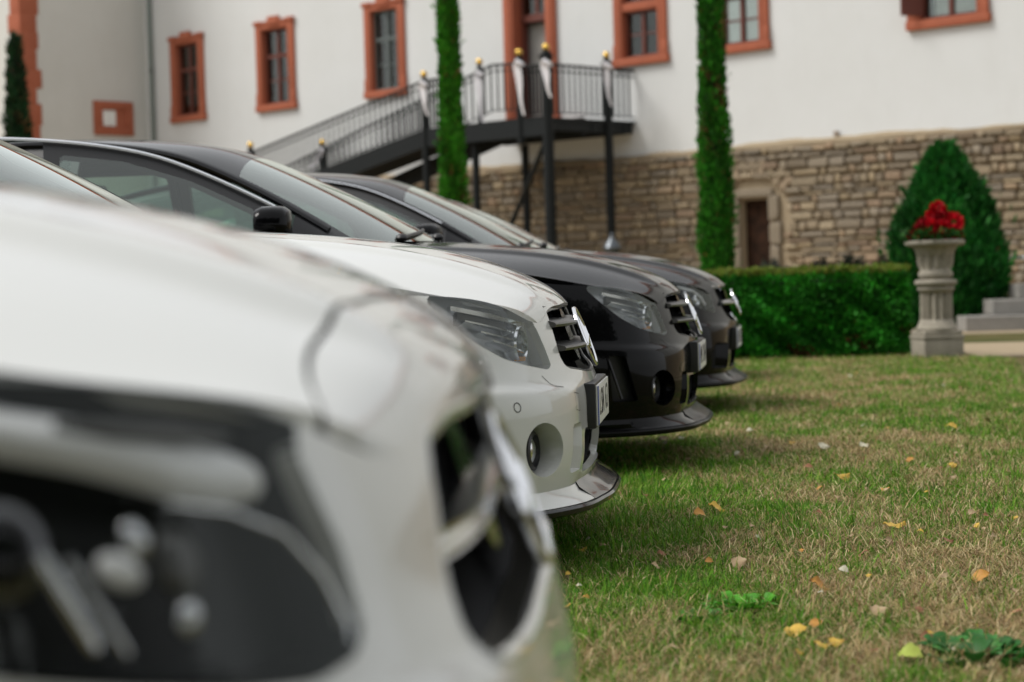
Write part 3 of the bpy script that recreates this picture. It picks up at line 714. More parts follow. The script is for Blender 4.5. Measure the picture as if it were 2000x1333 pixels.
HL_C = [(-.378,.745),(-.345,.80),(-.1,.80),(-.132,.676),(-.122,.658),(-.104,.612),(-.087,.560),(-.094,.552),(-.148,.572),(-.19,.590),(-.25,.63),(-.32,.69)]
GR_C = [(0,.80),(.362,.80),(.364,.70),(.386,.63),(.390,.58),(.375,.555),(.34,.545),(.15,.527),(0,.522)]
STYLE_C = dict(headlight=HL_C, hl_smin=.455, lamp=lamp_c, grille=GR_C, frame_mat='satin_black', louvres=[(.668,.042,.015,'grey_metal'), (.603,.046,.015,'grey_metal')], badge=(.622,.086), badge_x=.016,
    mouth=[(0,.378),(.31,.378),(.33,.36),(.335,.27),(.32,.258),(0,.258)], scoop=[(.385,.272),(.375,.392),(.388,.402),(.47,.402),(.483,.39),(.505,.285),(.497,.272)],
    fog=(-.097,.348,.042,.071,.46), sensor=(q_at_s(.714),.466),
    lines=[[(q_at_s(.565),.538),(q_at_s(.545),.516),(q_at_s(.53),.508),(q_at_s(.49),.503)], [(q_at_s(.43),.485),(q_at_s(.435),.438),(q_at_s(.385),.432),(q_at_s(.38),.478),(q_at_s(.43),.485)]], plate_z=.435, nose=.015, bowl='bowl_silver')
STYLE_C2 = dict(STYLE_C, nose=.035, lip_mat='lip_black', vent=[(-.290,.486),(-.228,.482),(-.186,.306),(-.280,.306)], sensor=None, plate_z=.45)
STYLE_NEAR = dict(STYLE_C, headlight=[(-.56,.90),(-.55,.70),(-.50,.62),(-.40,.578),(-.30,.556),(-.20,.536),(-.158,.531),(-.137,.540),(-.134,.555),(-.150,.615),(-.178,.682),(-.185,.80)], hl_smin=.52, bowl='housing', lamp=lamp_near, lens_mat='lens_near', lens_lift=.007,
    grille=[(0,.686),(.30,.685),(.395,.672),(.420,.645),(.480,.530),(.474,.497),(.30,.484),(0,.480)], frame_mat='paint_white', louvres=[(.588,.022,.018,'reflector')], badge=(.588,.078), badge_x=.020, plate=False, nose=([.34,.40,.46,.52,.58,.64,.70],[0,-.005,-.018,-.028,-.025,-.013,0]), dome=.018, edge=.013,
    nose_line=[(-.168,-.05),(-.170,.10),(-.178,.25),(-.188,.36),(-.192,.43),(-.186,.49),(-.170,.535),(-.145,.60)], fog=None, scoop=None, sensor=None, lines=[], frame_r=.010)
STYLE_FAR = dict(STYLE_C, headlight=[(-.30,.72),(-.27,.80),(-.1,.80),(-.098,.64),(-.085,.59),(-.095,.57),(-.16,.600),(-.24,.66)], hl_smin=.46, bowl='housing', lamp=lamp_far, scoop=[(.42,.26),(.40,.40),(.60,.41),(.66,.36),(.64,.27)], fog=None, vent=None, sensor=None, lines=[], fins=False, nose=.05, lip_mat='lip_black',
    grille=[(0,.80),(.35,.80),(.37,.68),(.36,.60),(.30,.53),(.15,.505),(0,.50)], frame_mat='chrome', louvres=[(.62,.045,.02,'dark_chrome')], badge=(.62,.075), plate_z=.42)
# ------------------------------------------------------------------ ground
def lawn_mat():
    m = bpy.data.materials.new('lawn'); m.use_nodes = True; t = m.node_tree; b = t.nodes['Principled BSDF']; b.inputs['Roughness'].default_value = .95; b.inputs['Specular IOR Level'].default_value = .1
    tc = t.nodes.new('ShaderNodeTexCoord'); n = t.nodes.new('ShaderNodeTexNoise'); n.inputs['Scale'].default_value = 1.1; n.inputs['Detail'].default_value = 7
    n2 = t.nodes.new('ShaderNodeTexNoise'); n2.inputs['Scale'].default_value = 60; n2.inputs['Detail'].default_value = 4
    ad = t.nodes.new('ShaderNodeMath'); ad.operation = 'ADD'; ml = t.nodes.new('ShaderNodeMath'); ml.operation = 'MULTIPLY'; ml.inputs[1].default_value = .5
    r = t.nodes.new('ShaderNodeValToRGB'); e = r.color_ramp.elements; e[0].position = .50; e[0].color = (.040,.065,.015,1); e[1].position = .95; e[1].color = (.16,.12,.055,1)
    x = r.color_ramp.elements.new(.7); x.color = (.09,.085,.03,1)
    t.links.new(tc.outputs['Object'], n.inputs[0]); t.links.new(tc.outputs['Object'], n2.inputs[0]); t.links.new(n2.outputs[0], ml.inputs[0]); t.links.new(n.outputs[0], ad.inputs[0]); t.links.new(ml.outputs[0], ad.inputs[1]); t.links.new(ad.outputs[0], r.inputs[0]); t.links.new(r.outputs[0], b.inputs['Base Color'])
    bp = t.nodes.new('ShaderNodeBump'); bp.inputs['Strength'].default_value = .8; bp.inputs['Distance'].default_value = .02; t.links.new(n2.outputs[0], bp.inputs['Height']); t.links.new(bp.outputs[0], b.inputs['Normal'])
    return m
def sheet(name, poly, z, m):
    return tag(link(name, raw_mesh(name, [(x, y, z) for x, y in poly], [tuple(range(len(poly)))], False), m), kind='structure')
sheet('lawn_ground', [(-300,-300),(300,-300),(300,300),(-300,300)], 0, lawn_mat())
gravel = mat('gravel', (.42,.33,.21), .95, noise=(45,.8), alt=(.26,.20,.13), bump=(160,.6))
sheet('gravel_path', [(3.95,16.9),(40,12.5),(40,15.9),(4.3,20.0)], .006, gravel)
sheet('gravel_forecourt', [(-30,20.3),(3.2,20.3),(3.4,22.8),(14,21.6),(40,18),(40,60),(-30,60)], .004, gravel)

# ------------------------------------------------------------------ the white building (local x = along the facade, y = into the wall)
UX, UY = .71699, -.69708; BO = (-8.976, 50.085, 0); BRZ = math.atan2(UY, UX)
plaster = mat('plaster', (.67,.68,.675), .9, noise=(.8,.4), alt=(.60,.605,.585), bump=(9,.12), spec=.2)
plaster_wing = mat('plaster_wing', (.63,.625,.59), .9, noise=(.7,.4), alt=(.54,.53,.485), bump=(9,.12), spec=.2)
terra = mat('terracotta_stone', (.40,.125,.070), .85, noise=(6,.5), alt=(.32,.095,.052), bump=(40,.15), spec=.2)
wood_brown = mat('window_wood', (.13,.035,.022), .5); wood_green = mat('window_grey_green', (.10,.12,.115), .5)
curtain = mat('curtain', (.85,.85,.82), .95, noise=(5,.5), alt=(.5,.5,.48)); room = mat('room_dark', (.012,.011,.010), .95)
pane_m = thin_glass('window_pane', (.90,.93,.92), 1.6); mortar = mat('mortar', (.35,.28,.185), .95, noise=(5,.6), alt=(.30,.23,.15), bump=(40,.4))
def streaks(m, amt, dirt):
    t = m.node_tree; b = t.nodes['Principled BSDF']; src = b.inputs['Base Color'].links[0].from_socket; tc = t.nodes.new('ShaderNodeTexCoord'); mp = t.nodes.new('ShaderNodeMapping'); mp.inputs['Scale'].default_value = (1.6, 1.6, .5)
    n = t.nodes.new('ShaderNodeTexNoise'); n.inputs['Scale'].default_value = 1.3; n.inputs['Detail'].default_value = 9; n.inputs['Roughness'].default_value = .7; r = t.nodes.new('ShaderNodeMapRange'); r.inputs[1].default_value = .5; r.inputs[2].default_value = .8; r.inputs[4].default_value = amt
    x = t.nodes.new('ShaderNodeMixRGB'); x.inputs[2].default_value = (*dirt, 1); t.links.new(tc.outputs['Object'], mp.inputs[0]); t.links.new(mp.outputs[0], n.inputs[0]); t.links.new(n.outputs[0], r.inputs[0]); t.links.new(r.outputs[0], x.inputs[0]); t.links.new(src, x.inputs[1]); t.links.new(x.outputs[0], b.inputs['Base Color'])
streaks(plaster, .16, (.46,.455,.43)); streaks(plaster_wing, .16, (.46,.45,.41)); streaks(terra, .5, (.25,.085,.055))
bld = empty('white_building', BO, BRZ, 'long white plastered building with terracotta window frames and stone base', 'building')
WIN = [(1.08,2.45,'a'),(4.44,5.87,'a'),(8.26,9.60,'b'),(15.57,16.95,'c'),(17.95,19.36,'c'),(22.30,23.90,'d')]
Z0, Z1 = 4.84, 6.98; DU0, DU1 = 12.62, 14.04
PL = 3.08
def wall_with_holes(name, x0, x1, z0, z1, holes, m, parent, depth=.34):
    xs = sorted({x0, x1, *[h[0] for h in holes], *[h[1] for h in holes]}); zs = sorted({z0, z1, *[h[2] for h in holes], *[h[3] for h in holes]}); b = MB()
    def hole(x, z): return any(h[0] < x < h[1] and h[2] < z < h[3] for h in holes)
    for a, c in zip(xs[:-1], xs[1:]):
        for d, e in zip(zs[:-1], zs[1:]):
            if not hole((a+c)/2, (d+e)/2): b.add([(a,0,d),(c,0,d),(c,0,e),(a,0,e)], [(0,1,2,3)])
    for h in holes:
        a, c, d, e = h
        b.add([(a,0,d),(a,depth,d),(a,depth,e),(a,0,e)], [(0,1,2,3)]); b.add([(c,0,d),(c,0,e),(c,depth,e),(c,depth,d)], [(0,1,2,3)])
        b.add([(a,0,e),(a,depth,e),(c,depth,e),(c,0,e)], [(0,1,2,3)]); b.add([(a,0,d),(c,0,d),(c,depth,d),(a,depth,d)], [(0,1,2,3)])
    me = b.mesh(name, False, None, fixn=False); return link(name, me, m, parent)
JW = .235
holes = [(a+JW-.08, b-JW+.08, Z0+.08, Z1-.16) for a, b, k in WIN]+[(DU0+.2, DU1-.17, 3.78, Z1+.05)]
wall_with_holes('facade_wall', 0, 45, PL, 12.5, holes, plaster, bld)
MB().box((22.5, .45+6, 6.3), (45, 12, 12.4)).build('inner_block', room, bld)
MB().box((22.5, .1, 12.8), (45.6, 1.2, .5), bevel=.1).build('eaves', terra, bld)
def frame_bar(b, x0, x1, y0, y1, z0, z1, bev=0): b.box(((x0+x1)/2, (y0+y1)/2, (z0+z1)/2), (x1-x0, y1-y0, z1-z0), bevel=bev)
def window(a, c, kind, z0=Z0, z1=Z1):
    b = MB(); i0, i1, h0, h1 = a+JW, c-JW, z0+.16, z1-.24
    frame_bar(b, a+.03, i0, -.07, .30, z0+.16, z1-.10, .012); frame_bar(b, i1, c-.03, -.07, .30, z0+.16, z1-.10, .012)       # jambs
    frame_bar(b, i0-.002, i1+.002, -.068, .30, h1, z1-.10, .012)                                                             # head
    frame_bar(b, a-.015, c+.015, -.10, .30, z0, z0+.158, .02)                                                                 # sill
    frame_bar(b, a+.01, i0-.08, -.085, -.02, z0+.158, z0+.42, .012); frame_bar(b, i1+.08, c-.01, -.085, -.02, z0+.158, z0+.42, .012)   # lower ears
    frame_bar(b, a-.01, a+.26, -.10, -.02, z1-.13, z1-.03, .012); frame_bar(b, c-.26, c+.01, -.10, -.02, z1-.13, z1-.03, .012)         # upper ears
    frame_bar(b, (a+c)/2-.20, (a+c)/2+.20, -.11, -.02, z1-.16, z1+.05, .03); frame_bar(b, a+.26, c-.26, -.09, -.02, z1-.12, z1-.05, .012)
    for e in (i0, i1): frame_bar(b, e-.075 if e == i0 else e+.045, e-.045 if e == i0 else e+.075, -.082, -.02, h0, h1, .006)
    if kind in 'cd': frame_bar(b, i0-.002, i1+.002, -.04, .27, 5.90, 6.06, .012)
    w = b.build('window', terra, bld)
    wm = wood_green if kind == 'b' else wood_brown; y = .07
    spans = [(h0, h1)] if kind not in 'cd' else [(h0, 5.90), (6.06, h1)]
    for s0, s1 in spans:
        f = MB(); t = .055
        frame_bar(f, i0, i0+t, y, y+.045, s0, s1); frame_bar(f, i1-t, i1, y, y+.045, s0, s1); frame_bar(f, i0+t, i1-t, y+.002, y+.07, s1-t, s1); frame_bar(f, i0+t, i1-t, y+.002, y+.07, s0, s0+t)
        mx = (i0+i1)/2; frame_bar(f, mx-.035, mx+.035, y-.015, y+.06, s0+t, s1-t)
        zt = s0+(s1-s0)*.64 if kind in 'ab' else None
        if zt: frame_bar(f, i0+t, i1-t, y-.02, y+.055, zt-.04, zt+.04)
        zb = [s0+(s1-s0)*(.32 if kind in 'ab' else .5)]
        for z in zb: frame_bar(f, i0+t, i1-t, y+.01, y+.05, z-.016, z+.016)
        f.build('sash', wm, w)
        for p0, p1 in ((i0+t, mx-.035), (mx+.035, i1-t)):
            lv = [s0+t, zb[0], zt, s1-t] if zt else [s0+t, zb[0], s1-t]
            for q0, q1 in zip(lv[:-1], lv[1:]):
                MB().box(((p0+p1)/2, y+.035, (q0+q1)/2), (p1-p0, .006, q1-q0)).build('pane', pane_m, w)
        # curtain behind, in folds
        V = []; n = 40
        for k in range(n+1):
            x = i0+.03+(i1-i0-.06)*k/n; yy = y+.075+.012*math.sin(k*1.7)+.008*math.sin(k*4.1); V += [(x, yy, s0), (x, yy, s1)]
        gap = (17, 20) if kind == 'a' else ((0, 6) if kind == 'd' else (-1, -1))
        MB().add(V, [(2*k, 2*k+2, 2*k+3, 2*k+1) for k in range(n) if not gap[0] <= k <= gap[1]]).build('curtain', curtain, w)
    if kind == 'd':      # casement standing open
        f = MB(); frame_bar(f, 0, .42, -.02, .02, 5.08, 5.9); o = f.build('open_casement', wood_brown, w); o.location = (i0+.03, .03, 0); o.rotation_euler = (0, 0, R(-118))
    return w
for a, c, k in WIN: window(a, c, k)
# doorway with fanlight
b = MB(); i0, i1 = DU0+.27, DU1-.24
for x0, x1 in ((DU0, i0), (i1, DU1)):
    frame_bar(b, x0, x1, -.10, .30, 4.05, Z1, .015); frame_bar(b, x0-.04, x1+.04, -.14, .30, 3.79, 4.048, .02)
    frame_bar(b, x0+.06, x1-.06, -.125, -.05, 4.06, Z1, .01)
frame_bar(b, i0, i1, -.09, .30, Z1-.05, Z1+.25, .02)
dr = b.build('doorway', terra, bld)
f = MB(); frame_bar(f, i0, i1, .15, .24, 6.02, 6.17); frame_bar(f, i0, i0+.07, .16, .23, 6.17, Z1-.05); frame_bar(f, i1-.07, i1, .16, .23, 6.17, Z1-.05); frame_bar(f, (i0+i1)/2-.04, (i0+i1)/2+.04, .16, .23, 6.17, Z1-.05); f.build('fanlight', wood_brown, dr)
for p0, p1 in ((i0+.07, (i0+i1)/2-.04), ((i0+i1)/2+.04, i1-.07)): MB().box(((p0+p1)/2, .19, 6.55), (p1-p0, .006, .76)).build('pane', pane_m, dr)
MB().box((i0+.34, .40, 4.9), (.72, .03, 2.2)).build('door_leaf', mat('door_grey', (.40,.40,.37), .7), dr)
MB().box((i0+.05, .22, 4.9), (.05, .10, 2.2)).build('door_frame', wood_brown, dr)
MB().box((i0+1, .05, 3.78), (1.6, .5, .04)).build('threshold', terra, dr)
# wing standing forward at the left with quoins
wing_o = MB().box((-6, -3.56/2+3, 6.25), (12, 3.56+6, 12.5)).build('wing_wall', plaster_wing, bld, smooth=False)
z = 0.0; k = 0
while z < 12:
    h = .38+.06*((k*7) % 3); L = .40+(.09 if k % 2 else 0)+.03*((k*5) % 3-1)
    Lf = .50-(.10 if k % 2 else 0)
    bb = MB(); bb.box((-Lf/2+.015, -3.56-.013+L/2, z+h/2), (Lf+.03, L+.03, h-.001), bevel=.002)
    bb.build('quoin_stone', terra, wing_o); z += h; k += 1
# small opening in the wing wall (plane local x=0)
b = MB(); sy0, sy1, sz0, sz1 = -1.60, -.45, 4.60, 5.43; t = .20
for (y0, y1, z0, z1) in ((sy0, sy1, sz1-t, sz1), (sy0, sy1, sz0, sz0+t), (sy0, sy0+t, sz0+t, sz1-t), (sy1-t, sy1, sz0+t, sz1-t)):
    b.box((.02, (y0+y1)/2, (z0+z1)/2), (.09, y1-y0, z1-z0), bevel=.01)
hw = b.build('hatch_window', terra, bld)
MB().box((.012, (sy0+sy1)/2, (sz0+sz1)/2), (.02, sy1-sy0-2*t, sz1-sz0-2*t)).build('hatch_panel', terra, hw)
MB().box((.030, sy0+t+.25, (sz0+sz1)/2), (.02, .36, .38)).build('hatch_pane', curtain, hw)
# downpipe in the inner corner
dp = MB(); dp.tube([(.36, -.10, 0), (.36, -.10, 12)], .055, 12); dp.build('downpipe', mat('pipe_metal', (.20,.23,.21), .45, .6), bld)
for z in (2.2, 4.2, 6.2, 8.2): MB().lathe([(.062,-.02),(.07,-.02),(.07,.02),(.062,.02)], 12, (.36,-.10,z), cap=False).build('pipe_clamp', M['grey_metal'], bld)
# ---- stone base: mortar core, then single stones
base = wall_with_holes('stone_base', 0, 45, 0, PL, [(18.66, 19.32, -1, 2.10)], mortar, bld, .5); base.location = (0, -.10, 0)
V = []; n_ = 300
for k in range(n_+1):
    u = 45*k/n_; w_ = .03*math.sin(u*.7)+.018*math.sin(u*2.3+1)+.01*math.sin(u*6.1)+random.uniform(-.008,.008)
    V += [(u,.02,PL+.05+w_), (u,-.05,PL+.045+w_), (u,-.13+.01*math.sin(u*3),PL-.01+w_*.5), (u,-.12,PL-.08), (u,.02,PL-.08)]
MB().add(V, [(5*k+j, 5*k+j+1, 5*k+6+j, 5*k+5+j) for k in range(n_) for j in range(4)]).build('base_ledge', mortar, bld)
SC = [(.33,.265,.18),(.29,.24,.175),(.235,.21,.17),(.19,.18,.16),(.36,.285,.18),(.27,.225,.165),(.21,.195,.17),(.33,.235,.155),(.37,.305,.205),(.29,.19,.13)]
def stone_mat():
    m = mat('rubble_stone', (.3,.25,.17), .9, noise=(7,.55), bump=(25,.5)); t = m.node_tree; oi = t.nodes.new('ShaderNodeObjectInfo')
    mx = [n for n in t.nodes if n.type == 'MIX_RGB'][0]; dk = t.nodes.new('ShaderNodeMixRGB'); dk.blend_type = 'MULTIPLY'; dk.inputs[0].default_value = 1; dk.inputs[2].default_value = (.66,.66,.68,1)
    t.links.new(oi.outputs['Color'], mx.inputs[1]); t.links.new(oi.outputs['Color'], dk.inputs[1]); t.links.new(dk.outputs[0], mx.inputs[2]); return m
def stone_mesh(i):
    bm = bmesh.new(); bmesh.ops.create_cube(bm, size=1); rr = random.Random(i)
    for v in bm.verts: v.co.x += rr.uniform(-.05,.05); v.co.z += rr.uniform(-.12,.12); v.co.y += rr.uniform(-.1,.1)
    bmesh.ops.bevel(bm, geom=bm.edges[:], offset=.10, segments=1, affect='EDGES'); me = bpy.data.meshes.new('stone'); bm.to_mesh(me); bm.free()
    return me
SC = [tuple(.5*a+.5*b for a, b in zip(c, (.31,.24,.155))) for c in SC]; stm = stone_mat(); SM = [stone_mesh(i) for i in range(14)]
for me in SM: me.materials.append(stm)
stones = []; z = .45; row = 0
while z < PL-.10:
    h = rng.choice([.07,.09,.11,.13,.16,.19]); h = min(h, PL-.06-z); u = 7.5+rng.uniform(0, .4)
    while u < 27:
        L = rng.choice([.14,.2,.26,.33,.42,.55])*rng.uniform(.85,1.15)
        if not (18.40 < u+L and u < 19.58 and z < 2.32):
            hh = h*rng.uniform(.72, 1.0)
            # relieving arch over the small door
            stones.append((u+L/2, z+h/2+rng.uniform(-.01,.01), L-.035, hh-.02, rng.integers(0,14), SC[rng.integers(0,10)]))
        u += L
    z += h; row += 1
vis = [s for s in stones if s[1] > .95]; vis.sort(key=lambda s: -(s[2]*s[3])*(1+.12*max(0, s[0]-12))); near = vis[:285]; ids = {id(s) for s in near}
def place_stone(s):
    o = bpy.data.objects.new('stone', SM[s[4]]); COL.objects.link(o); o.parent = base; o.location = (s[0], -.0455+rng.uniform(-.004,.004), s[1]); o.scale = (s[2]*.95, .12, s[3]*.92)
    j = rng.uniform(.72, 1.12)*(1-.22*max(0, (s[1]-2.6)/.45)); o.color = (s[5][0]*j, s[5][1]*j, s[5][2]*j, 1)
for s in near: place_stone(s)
V, F, Cc, n0 = [], [], [], 0
for s in stones:
    if id(s) in ids: continue
    me = SM[s[4]]; co = np.zeros(len(me.vertices)*3); me.vertices.foreach_get('co', co); co = co.reshape(-1,3)*np.array([s[2], .12, s[3]])+np.array([s[0], -.0455+rng.uniform(-.004,.004), s[1]])
    V.append(co); F += [tuple(i+n0 for i in p.vertices) for p in me.polygons]; n0 += len(co); Cc.append(np.repeat(np.array([s[5]])*rng.uniform(.82,1.1), len(co), 0))
me = raw_mesh('small_stones', np.concatenate(V), F, True, 60); set_attr(me, np.concatenate(Cc)); tag(link('small_stones', me, attr_mat('rubble_attr', rough=.9), base), kind='stuff')
# door jamb stones and lintel
for i, (x, zc, sx, sz) in enumerate([(18.53,.5,.22,.5),(18.52,1.0,.25,.46),(18.54,1.47,.20,.44),(18.52,1.93,.24,.44),(19.45,.5,.24,.5),(19.44,1.0,.22,.46),(19.46,1.47,.25,.44),(19.44,1.93,.22,.44),(18.99,2.22,.9,.18)]):
    o = bpy.data.objects.new('jamb_stone', SM[i]); COL.objects.link(o); o.parent = base; o.location = (x, -.02, zc); o.scale = (sx, .14, sz); o.color = (.25,.205,.145,1)
for k in range(9):
    a = R(140-12.5*k); o = bpy.data.objects.new('arch_stone', SM[k+3]); COL.objects.link(o); o.parent = base; o.location = (18.99+.95*math.cos(a), -.03, 1.72+.95*math.sin(a)+.03); o.rotation_euler = (0, -(a-R(90)), 0); o.scale = (.15, .12, .34); o.color = (.31+.01*(k % 3),.25,.165,1)
MB().box((18.99, .06, 1.05), (.66, .05, 2.1)).build('cellar_door', mat('old_wood', (.045,.022,.013), .9, noise=(6,.95), alt=(.010,.007,.005), spec=.1), bld)
MB().lathe([(.0,-.03),(.05,-.03),(.05,.03),(.0,.03)], 12, (20.78,-.06,3.19), Matrix.Rotation(R(90),4,'X')).build('wall_bolt', mat('bolt', (.3,.24,.19), .7), bld)

# ------------------------------------------------------------------ metal staircase along the facade
iron = mat('painted_iron', (.009,.011,.0115), .5, spec=.2); gold = mat('gilded_ball', (.80,.52,.12), .25, 1); white_cloth = mat('white_ribbon', (.72,.70,.72), .8)
st = empty('iron_staircase', BO, BRZ, 'black iron outdoor staircase with gilded post balls rising to the landing', 'staircase')
NO, FO = -2.48, -1.45                         # near and far stringer (local y)
nz = lambda u: 2.66+.193*(u-7.2)              # tread line, near side
def railing(pts, n_bal, h=1.0, name='railing'):
    """pts: local (x,y,z) foot line; top rail, bottom rail and balusters"""
    P = [Vector(p) for p in pts]; r = MB().tube([p+Vector((0,0,h)) for p in P], .028, 8).build(name, iron, st); L = [0]
    MB().tube([p+Vector((0,0,h-.12)) for p in P], .012, 6).build('upper_bar', iron, r); MB().tube([p+Vector((0,0,.10)) for p in P], .014, 6).build('lower_bar', iron, r)
    for a, c in zip(P[:-1], P[1:]): L.append(L[-1]+(c-a).length)
    for i in range(1, n_bal):
        d = L[-1]*i/n_bal; k = max(j for j in range(len(L)) if L[j] <= d+1e-6); k = min(k, len(P)-2); p = P[k].lerp(P[k+1], (d-L[k])/(L[k+1]-L[k]))
        o = bpy.data.objects.new('baluster', BAL); COL.objects.link(o); o.parent = r; o.location = p+Vector((0,0,.10)); o.scale = (1,1,h-.12)
    return r
_b = MB(); _b.tube([(0,0,0),(0,0,1)], .020, 6); _b.lathe([(.012,.06),(.026,.09),(.012,.12)], 8, cap=False); _b.lathe([(.012,.86),(.034,.90),(.012,.94)], 8, cap=False); _b.lathe([(.012,.30),(.022,.33),(.012,.36)], 8, cap=False)
BAL = _b.mesh('baluster'); BAL.materials.append(iron)
RB = Vector
railing([(7.2,NO,nz(7.2)),(12.72,NO,nz(12.72))], 34)
fz = lambda u: 2.32+.252*(u-6.9)
railing([(6.0,FO,fz(6.0)),(13.6,FO,fz(13.6)),(14.05,FO,3.98),(14.3,FO+.0,3.98)], 46)
railing([(12.72,NO,3.72),(13.55,NO,3.74)], 8)
railing([(15.33,NO,3.74),(16.03,NO,3.74)], 7); railing([(16.03,NO,3.74),(16.03,-.78,3.74),(16.03,0,3.74)], 16)
def post(u, y, z0, z1, r=.075, ball=True, name='post'):
    b = MB().lathe([(r,z0),(r,z1-.13),(r*1.35,z1-.12),(r*1.35,z1-.07),(r*.9,z1-.06),(r*.8,z1),(r*.3,z1+.03)], 14, (u,y,0)); o = b.build(name, iron, st)
    if ball:
        MB().sphere((u,y,z1+.075), .07, 8).build('gilded_ball', gold, o); MB().lathe([(r*1.06,z1-.22),(r*1.10,z1-.20),(r*1.06,z1-.18)], 14, (u,y,0), cap=False).build('collar', mat('collar', (.25,.24,.20), .5, .5), o)
    return o
post(7.2, NO, 1.0, 3.76); post(8.40, FO, 1.2, 3.76, .09); post(12.72, NO, 0, 4.78, .075); post(13.25, FO, 3.3, 5.03, .06); post(15.33, NO, 3.3, 4.95, .075)
post(16.03, NO, 0, 4.98, .105); post(16.03, -.78, 0, 4.93, .085)
for u, y in ((14.2,-1.2),(10.9,FO),(13.9,NO+.2)): MB().tube([(u,y,0),(u,y,3.4 if u > 12 else 2.9)], .075, 12).build('support', iron, st)
def stringer(pts, y, d, name='stringer'):
    b = MB()
    for (u0,z0),(u1,z1) in zip(pts[:-1], pts[1:]): b.add([(u0,y-.03,z0),(u1,y-.03,z1),(u1,y-.03,z1-d),(u0,y-.03,z0-d),(u0,y+.03,z0),(u1,y+.03,z1),(u1,y+.03,z1-d),(u0,y+.03,z0-d)], [(0,1,2,3),(7,6,5,4),(0,4,5,1),(3,2,6,7),(1,5,6,2),(0,3,7,4)])
    return b.build(name, iron, st, smooth=False)
stringer([(6.2,nz(6.2)+.06),(12.72,nz(12.72)+.06),(16.0,3.79)], NO, .36); stringer([(6.0,fz(6.0)-.28),(13.9,3.80),(16.0,3.80)], FO, .36)
for k in range(15):
    u = 6.6+k*.44; MB().box((u, (NO+FO)/2, nz(u)-.02), (.34, FO-NO-.06, .035)).build('step', iron, st, smooth=False)
V = [(6.3,NO+.03,nz(6.3)-.22),(12.7,NO+.03,nz(12.7)-.22),(12.7,FO-.03,nz(12.7)-.22),(6.3,FO-.03,nz(6.3)-.22)]; MB().add(V+[(a,b,c-.03) for a,b,c in V], [(0,1,2,3),(7,6,5,4),(0,4,5,1),(1,5,6,2),(2,6,7,3),(3,7,4,0)]).build('stair_soffit', iron, st, smooth=False)
MB().box((14.40, NO/2, 3.73), (3.3, -NO-.02, .06)).build('landing_deck', iron, st, smooth=False)
for y in (NO+.04, -1.2, -.3): MB().box((14.4, y, 3.60), (3.26, .08, .20)).build('landing_beam', iron, st, smooth=False)
for u in (12.85, 14.4, 15.97): MB().box((u, NO/2, 3.61), (.08, -NO-.1, .18)).build('landing_beam', iron, st, smooth=False)
MB().box((5.6, (NO+FO)/2, 2.30), (1.4, 1.1, .08)).build('lower_deck', iron, st, smooth=False); MB().tube([(5.1,NO,0),(5.1,NO,2.3)], .07, 10).build('support', iron, st); MB().tube([(6.2,FO,0),(6.2,FO,2.3)], .07, 10).build('support', iron, st)
MB().tube([(15.95,NO,3.3),(14.25,NO+.6,1.55)], .05, 8).build('brace', iron, st); MB().tube([(13.3,NO+.8,2.0),(14.2,NO+.7,1.5)], .05, 8).build('brace', iron, st)
def ribbon_bow(u, y, z, L, label, lean=.12):
    o = empty('ribbon', (BO[0]+UX*u-UY*-1*0, BO[1]+UY*u, 0), BRZ, label, 'ribbon', 'white ribbons tied to the staircase posts')
    o.location = Vector(BO)+Vector((UX*u-UY*y, UY*u+UX*y, z))
    for s, w_ in ((1,.09), (-1,.07)):
        V = []; n = 10
        for k in range(n+1):
            t = k/n; V += [(s*.03+lean*t+.02*math.sin(5*t+s), -.11-.03*math.sin(4*t), -L*t*(1 if s > 0 else .8)), (s*.03+lean*t+w_+.02*math.sin(5*t+s), -.12+.02*math.sin(6*t), -L*t*(1 if s > 0 else .8))]
        MB().add(V, [(2*k, 2*k+1, 2*k+3, 2*k+2) for k in range(n)]).build('tail', white_cloth, o)
    MB().tube([(-.02,-.10,.0),(.10,-.16,.07),(.17,-.13,.02),(.05,-.11,-.02)], [.02,.045,.045,.02], 8).build('loop', white_cloth, o)
    MB().lathe([(.112,-.035),(.118,0),(.112,.035)], 14, cap=False).build('band', white_cloth, o)
ribbon_bow(15.33, NO, 4.78, .95, 'long white ribbon on the landing post in front of the doorway')
ribbon_bow(16.03, NO, 4.72, .62, 'white ribbon on the thick corner post of the landing')
ribbon_bow(16.03, -.78, 4.76, .75, 'white ribbon on the landing post nearest the facade window')
ribbon_bow(13.25, FO, 4.82, .95, 'pale ribbon on the post just right of the cypress', .1)
ribbon_bow(12.72, NO, 4.62, .6, 'white ribbon on the post just left of the cypress')
ribbon_bow(8.40, FO, 3.62, .45, 'white ribbon bow on the lower stair post with a big gilded ball', -.35)
ribbon_bow(7.2, NO, 3.55, .45, 'white ribbon on the lowest stair post, just over the black roof')
